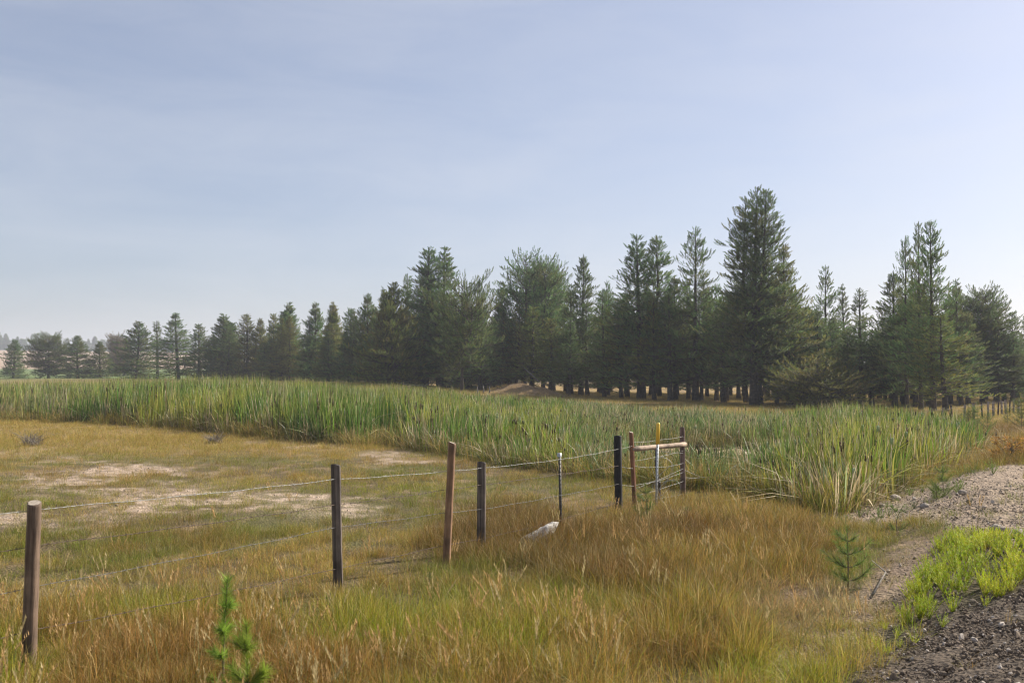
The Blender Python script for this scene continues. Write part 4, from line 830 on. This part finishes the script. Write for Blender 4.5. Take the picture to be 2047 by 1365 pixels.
A1 = add_post(fence, p1, (1352 - 1003) / kz(p1), .052, M['post_brown'], 61, (R(1.2), 0), 'thick weathered brown round post nearest the viewer')
A2 = add_post(fence, p2, (1183 - 928) / kz(p2), .049, M['post_dark'], 62, (R(-1.6), 0), 'dark charred post with split bark', True, top=M['post_dark'])
A3 = add_post(fence, p3, (1130 - 884) / kz(p3), .046, M['post_new'], 63, (R(2.6), 0), 'tall new light brown post leaning right')
A4 = add_post(fence, p4, (1103 - 923) / kz(p4), .052, M['post_dark'], 64, (0, 0), 'short split dark grey post', True, top=M['post_dark'])
A5 = add_post(fence, p5, (1020 - 871) / kz(p5), .062, M['post_black'], 65, (R(-.8), 0), 'thick black post at the end of the wires', top=M['post_black'])
tp = obj('steel_stake', tpost_mesh((1064 - 905) / kz(pt)), M['steel_dark'], fence); tp.location = pt - p1; tp.rotation_euler = (0, R(-1.), .4); tp['label'] = 'thin dark studded steel stake'
tcap = obj('stake_tip', tpost_mesh(.06), M['steel'], tp); tcap.data = mkmesh('stake_tip', [[-.022, -.015, 0], [.022, -.015, 0], [.022, .038, 0], [-.022, .038, 0], [-.022, -.015, .05], [.022, -.015, .05], [.022, .038, .05], [-.022, .038, .05]], [[0, 1, 5], [0, 5, 4], [1, 2, 6], [1, 6, 5], [2, 3, 7], [2, 7, 6], [3, 0, 4], [3, 4, 7], [4, 5, 6], [4, 6, 7]]); tcap.data.materials.append(M['steel']); tcap.location = (0, 0, (1064 - 905) / kz(pt) - .05)
def wz(p, ys): return [(H0 - (y - YH) / kz(p)) - p.z for y in ys]
W0 = [1.2, .94, .66, .35]; W1 = wz(p1, (1018, 1090, 1172, 1258)); W2 = wz(p2, (956, 1006, 1050, 1131)); W3 = wz(p3, (941, 977, 1023, 1087)); W4 = wz(p4, (934, 967, 1015, 1073)); WT = wz(pt, (917, 946, 988, 1036)); W5 = wz(p5, (896, 929, 965, 1000))
TP = lambda z: pt + Vector((0, -.02, z))
for k_ in range(4):
    seq = [A0(W0[k_]), A1(W1[k_], 1.), A2(W2[k_]), A3(W3[k_], 1.), A4(W4[k_]), TP(WT[k_]), A5(W5[k_])]
    me = wire_mesh([np.array(v - p1) for v in seq], .0015 if k_ in (0, 2) else .0018, .012, k_); w_ = obj('wire', me, (M['wire'], M['wire_old'], M['wire_mid'], M['wire_old'])[k_], fence)
    w_['label'] = ('bright top strand', 'rusty second strand', 'silvery third strand', 'rusty bottom strand')[k_]
# brace: two posts and a rail
b1, b2 = gp(1268, 1014), gp(1364, 992); brace = empty('fence_brace', b1); tag(brace, 'H-shaped corner brace of two round posts, a rail and tangled wires beside the black post', 'fence brace')
B1 = add_post(brace, b1, (1014 - 863) / kz(b1), .036, M['post_orange'], 66, (R(-2.6), 0), 'slim orange-brown post'); B2 = add_post(brace, b2, (992 - 854) / kz(b2), .044, M['post_grey'], 67, (R(-.4), 0), 'grey-brown post on the right')
rp = [B1(wz(b1, (897,))[0], 0), B2(wz(b2, (887,))[0], -1.9)]; a_, b_ = np.array(rp[0] - b1), np.array(rp[1] - b1); dd_ = (b_ - a_) / np.linalg.norm(b_ - a_); s_ = np.linspace(0, 1, 8)[:, None]
rl = MB(); rl.add(*tube(a_ - dd_ * .02 + (b_ - a_ + dd_ * .09) * s_, .04 + .002 * np.sin(np.arange(8)), 12)); rail = obj('rail', rl.mesh('rail', True), M['rail'], brace); rail['label'] = 'light brown horizontal rail'
bw = [((0, 872, 877), (1, 840 + 35, 0)), ]
for q_, (ya, yb, sg) in enumerate(((884, 872, .02), (888, 905, .05), (920, 900, .03), (975, 935, .03), (968, 942, .06), (990, 960, .02), (1000, 985, .03), (930, 925, .08))):
    obj('wire', wire_mesh([np.array(B1(wz(b1, (ya,))[0], -1) - b1), np.array(B2(wz(b2, (yb,))[0], -1) - b1)], .0015, sg, 20 + q_), M['wire'], brace)
for q_, (ya, yb) in enumerate(((897, 890), (930, 935), (966, 970))):
    obj('wire', wire_mesh([np.array(A5(wz(p5, (ya,))[0]) - b1), np.array(B1(wz(b1, (yb,))[0]) - b1)], .0015, .02, 40 + q_), M['wire'], brace)
# strands going on into the reeds to small dark stake
sk = gp(1415, 978); stake = empty('short_stake', sk); tag(stake, 'short dark wooden stake half hidden at the foot of the cattails', 'stake')
A6 = add_post(stake, sk, (978 - 936) / kz(sk), .028, M['post_dark'], 68, top=M['post_dark'])
s7 = gp(1540, 985); s7 = Vector((s7.x, s7.y + 1.5, s7.z))
for q_, (ya, yb, yc) in enumerate(((937, 940, 924), (953, 952, 945))):
    obj('wire', wire_mesh([np.array(B2(wz(b2, (ya,))[0]) - b1), np.array(A6(wz(sk, (yb,))[0] if q_ else .2) - b1), np.array(s7 + Vector((0, 0, .55 - .2 * q_)) - b1)], .002, .02, 50 + q_), M['wire'], brace)
# coil of loose wire around the rail
cl = MB(); tt_ = np.linspace(0, 1, 160)
for q_ in range(4):
    c0 = np.array([.42 + .05 * q_, -.07, .62 - .12 * q_]); cl.add(*tube(np.stack([c0[0] + .16 * np.cos(tt_ * 6.28 * 1.3 + q_) * (1 + .3 * np.sin(tt_ * 9)), c0[1] + .03 * np.sin(tt_ * 11), c0[2] + .2 * np.sin(tt_ * 6.28 * 1.3 + q_ * 2)], 1), .0022, 4))
obj('loose_wire', cl.mesh('loose_wire'), M['wire'], brace)
# yellow-topped steel stake and the dark bent pipe next to it
yp = gp(1306, 1012); yp = Vector((yp.x, yp.y - .25, float(terr(yp.x, yp.y - .25)))); ys = empty('marker_stake', yp); hh_ = H0 - (845 - YH) / kz(yp) - yp.z; tag(ys, 'grey steel stake with a yellow top sleeve standing before the brace rail', 'marker stake')
sk_ = obj('shaft', tpost_mesh(hh_ - .1), M['steel'], ys)
ym = MB(); ym.add(*tube([[0, 0, hh_ - .34], [0, 0, hh_ - .02], [0, 0, hh_]], [.031, .031, .024], 10)); ym2 = obj('sleeve', ym.mesh('sleeve', True), M['yellow'], ys); ys.rotation_euler = (0, R(1.6), .2)
bp = gp(1318, 1002); bpe = obj('bent_pipe', tube_me := (lambda mb: (mb.add(*tube([[0, .08, 0], [.0, .05, .3], [-.05, .0, .5], [-.06, 0, .62], [-.05, 0, 1.0]], [.022, .022, .022, .024, .026], 10)), mb.mesh('bent_pipe', True))[1])(MB()), M['steel_dark']); bpe.location = bp; tag(bpe, 'dark bent pipe standing behind the yellow-topped stake', 'pipe')
# distant fence at right
ff = None; fence2 = empty('pasture_fence', gp(1862, 861)); o0 = fence2.location.copy(); tag(fence2, 'distant line of thin fence posts receding into the wood at the right', 'fence')
FP = [(1790, 868, 40), (1862, 861, 46), (1883, 858, 44), (1902, 852, 42), (1926, 846, 38), (1945, 842, 36), (1962, 838, 34), (1974, 836, 34), (1984, 834, 33), (1993, 832, 32), (2001, 830, 30), (2009, 829, 30), (2016, 827, 28), (2024, 826, 27), (2034, 826, 26)]
pm = [post_mesh(1., .042 + .01 * q_, 80 + q_) for q_ in range(3)]; tops = []
for q_, (a_, b_, c_) in enumerate(FP):
    P = gp(a_, b_); o = obj('post', pm[q_ % 3][0], M['deadwood'] if q_ % 3 else M['bark'], fence2); o.location = P - o0; h_ = c_ / kz(P); o.scale = (1, 1, h_); o.rotation_euler = (0, R(random.uniform(-4, 4)), 0); tops.append(P + Vector((0, -.07, h_ * .88)) - o0)
for dz in (0, .3): obj('wire', wire_mesh([np.array(v) - np.array([0, 0, dz]) for v in tops], .004, .01, 70, barb=0), M['wire_old'], fence2)

# ------------------------------------------------------------------ rock, rocks on the berm, dead branches
import bmesh
def big_rock(name, P, sc, rot, m, label, seed, sub=3):
    from mathutils import noise
    bm = bmesh.new(); bmesh.ops.create_icosphere(bm, subdivisions=sub, radius=1)
    for v in bm.verts:
        n_ = noise.fractal(v.co * 1.5 + Vector((seed, 0, 0)), 1., 2., 4); v.co *= 1 + .28 * n_
        for pl in range(3):
            nr_ = Vector((math.cos(seed + pl * 2.1), math.sin(seed * 1.3 + pl * 1.7), .4 * math.sin(seed + pl))).normalized(); dd = v.co.dot(nr_) - .72
            if dd > 0: v.co -= nr_ * dd * .8
    me = bpy.data.meshes.new(name); bm.to_mesh(me); bm.free()
    o = obj(name, me, m); o.location = P; o.scale = sc; o.rotation_euler = rot; return tag(o, label, 'rock')
M['white_rock'] = simple_mat('white_stone', (.50, .47, .42), .9, 0, .5, 7)
rp_ = gp(1068, 1086); big_rock('white_rock', rp_ + Vector((.02, 0, .09)), (.34, .17, .085), (0, R(-31), R(8)), M['white_rock'], 'large white rock lying in the rust grass left of the thin steel stake', 1.7, 4)
for q_, (a_, b_, s_, lab) in enumerate([(1712, 1015, .09, 'grey stone at the left tip of the earth berm'), (1786, 1000, .12, 'brown clod of earth at the cattail edge of the berm'), (1760, 1012, .07, 'small pale stone near the left tip of the berm'), (1990, 1062, .10, 'dark clod by the weeds at the foot of the berm'), (1845, 1014, .08, 'flat tan stone midway along the berm'), (2030, 1070, .09, 'dark brown clod at the right end of the berm'), (1920, 985, .06, 'small stone on the berm right of the bushy sapling')]):
    P = gp(a_, b_); big_rock('rock', P + Vector((0, 0, s_ * .3)), (s_, s_ * .8, s_ * .6), (0, 0, q_), M['rock'], lab, q_ + 3., 2)
def branch(name, pts, r0, label, m, sub=()):
    mb = MB(); mb.add(*tube(pts, np.linspace(r0, r0 * .3, len(pts)), 6))
    for s in sub: mb.add(*tube(s, np.linspace(r0 * .5, r0 * .12, len(s)), 5))
    c0 = np.array(pts[0]); me = mb.mesh(name, True); o = obj(name, me, m); return tag(o, label, 'branch')
def wp(px_, py_, D): return [(px_ - CX) / F * D, D, H0 - (py_ - YH) / F * D]
branch('fallen_branch', [wp(888, 789, 84), wp(868, 781, 84), wp(845, 771, 84.5), wp(815, 769, 85), wp(795, 764, 86)], .12, 'long dark bare branch sagging to the cattails left of the short trunk', M['bark'], [[wp(830, 770, 84.7), wp(812, 776, 84), wp(800, 772, 84)], [wp(850, 772, 84.4), wp(862, 764, 84), wp(868, 766, 84)]])
branch('dead_branch', [wp(1076, 762, 85), wp(1062, 748, 85), wp(1048, 736, 85.5)], .06, 'grey dead branch leaning above the dry mound', M['deadwood'], [[wp(1062, 748, 85), wp(1066, 738, 85)]])
branch('dead_limb', [wp(370, 735, 154), wp(366, 716, 153.5), wp(372, 713, 153)], .09, 'pale grey dead limb in front of the shorter yellowish pine', M['deadwood'])
for px_, py_, lab in ((954, 773, 'left one of three pale dead stems beside the short trunk'), (966, 770, 'middle of three pale dead stems beside the short trunk'), (978, 772, 'right one of three pale dead stems beside the short trunk')):
    branch('snag', [wp(px_, 790, 82), wp(px_ + 1, 780, 82), wp(px_, py_, 82)], .09, lab, M['deadwood'])
# dead stick on the verge
P = gp(1740, 1190); P2 = gp(1765, 1150); P3 = gp(1738, 1140)
branch('dead_stick', [list(P + Vector((0, 0, .03))), list(P2 + Vector((0, 0, .05))), list(P3 + Vector((0, 0, .12)))], .012, 'thin grey dead stick lying on the bare verge below the weeds', M['deadwood'])

# ------------------------------------------------------------------ haze
hm, t, out = mat('smoky_air'); pv = N('ShaderNodeVolumePrincipled', t); pv.inputs['Color'].default_value = (.80, .86, 1., 1); pv.inputs['Density'].default_value = .00045; pv.inputs['Anisotropy'].default_value = .2
L(pv.outputs[0], out.inputs['Volume'], t)
X0, Y0, Zb, Zt = 1650, 1650, -3., 58.
Vh = [[x, y, z] for z in (Zb, Zt) for y in (-Y0, Y0) for x in (-X0, X0)]
hz = obj('haze', mkmesh('haze', Vh, [[0, 2, 1], [1, 2, 3], [4, 5, 6], [5, 7, 6], [0, 1, 5], [0, 5, 4], [2, 6, 7], [2, 7, 3], [0, 4, 6], [0, 6, 2], [1, 3, 7], [1, 7, 5]]), hm)
tag(hz, 'thin smoky blue haze over the whole meadow and wood', 'haze', kind='stuff')
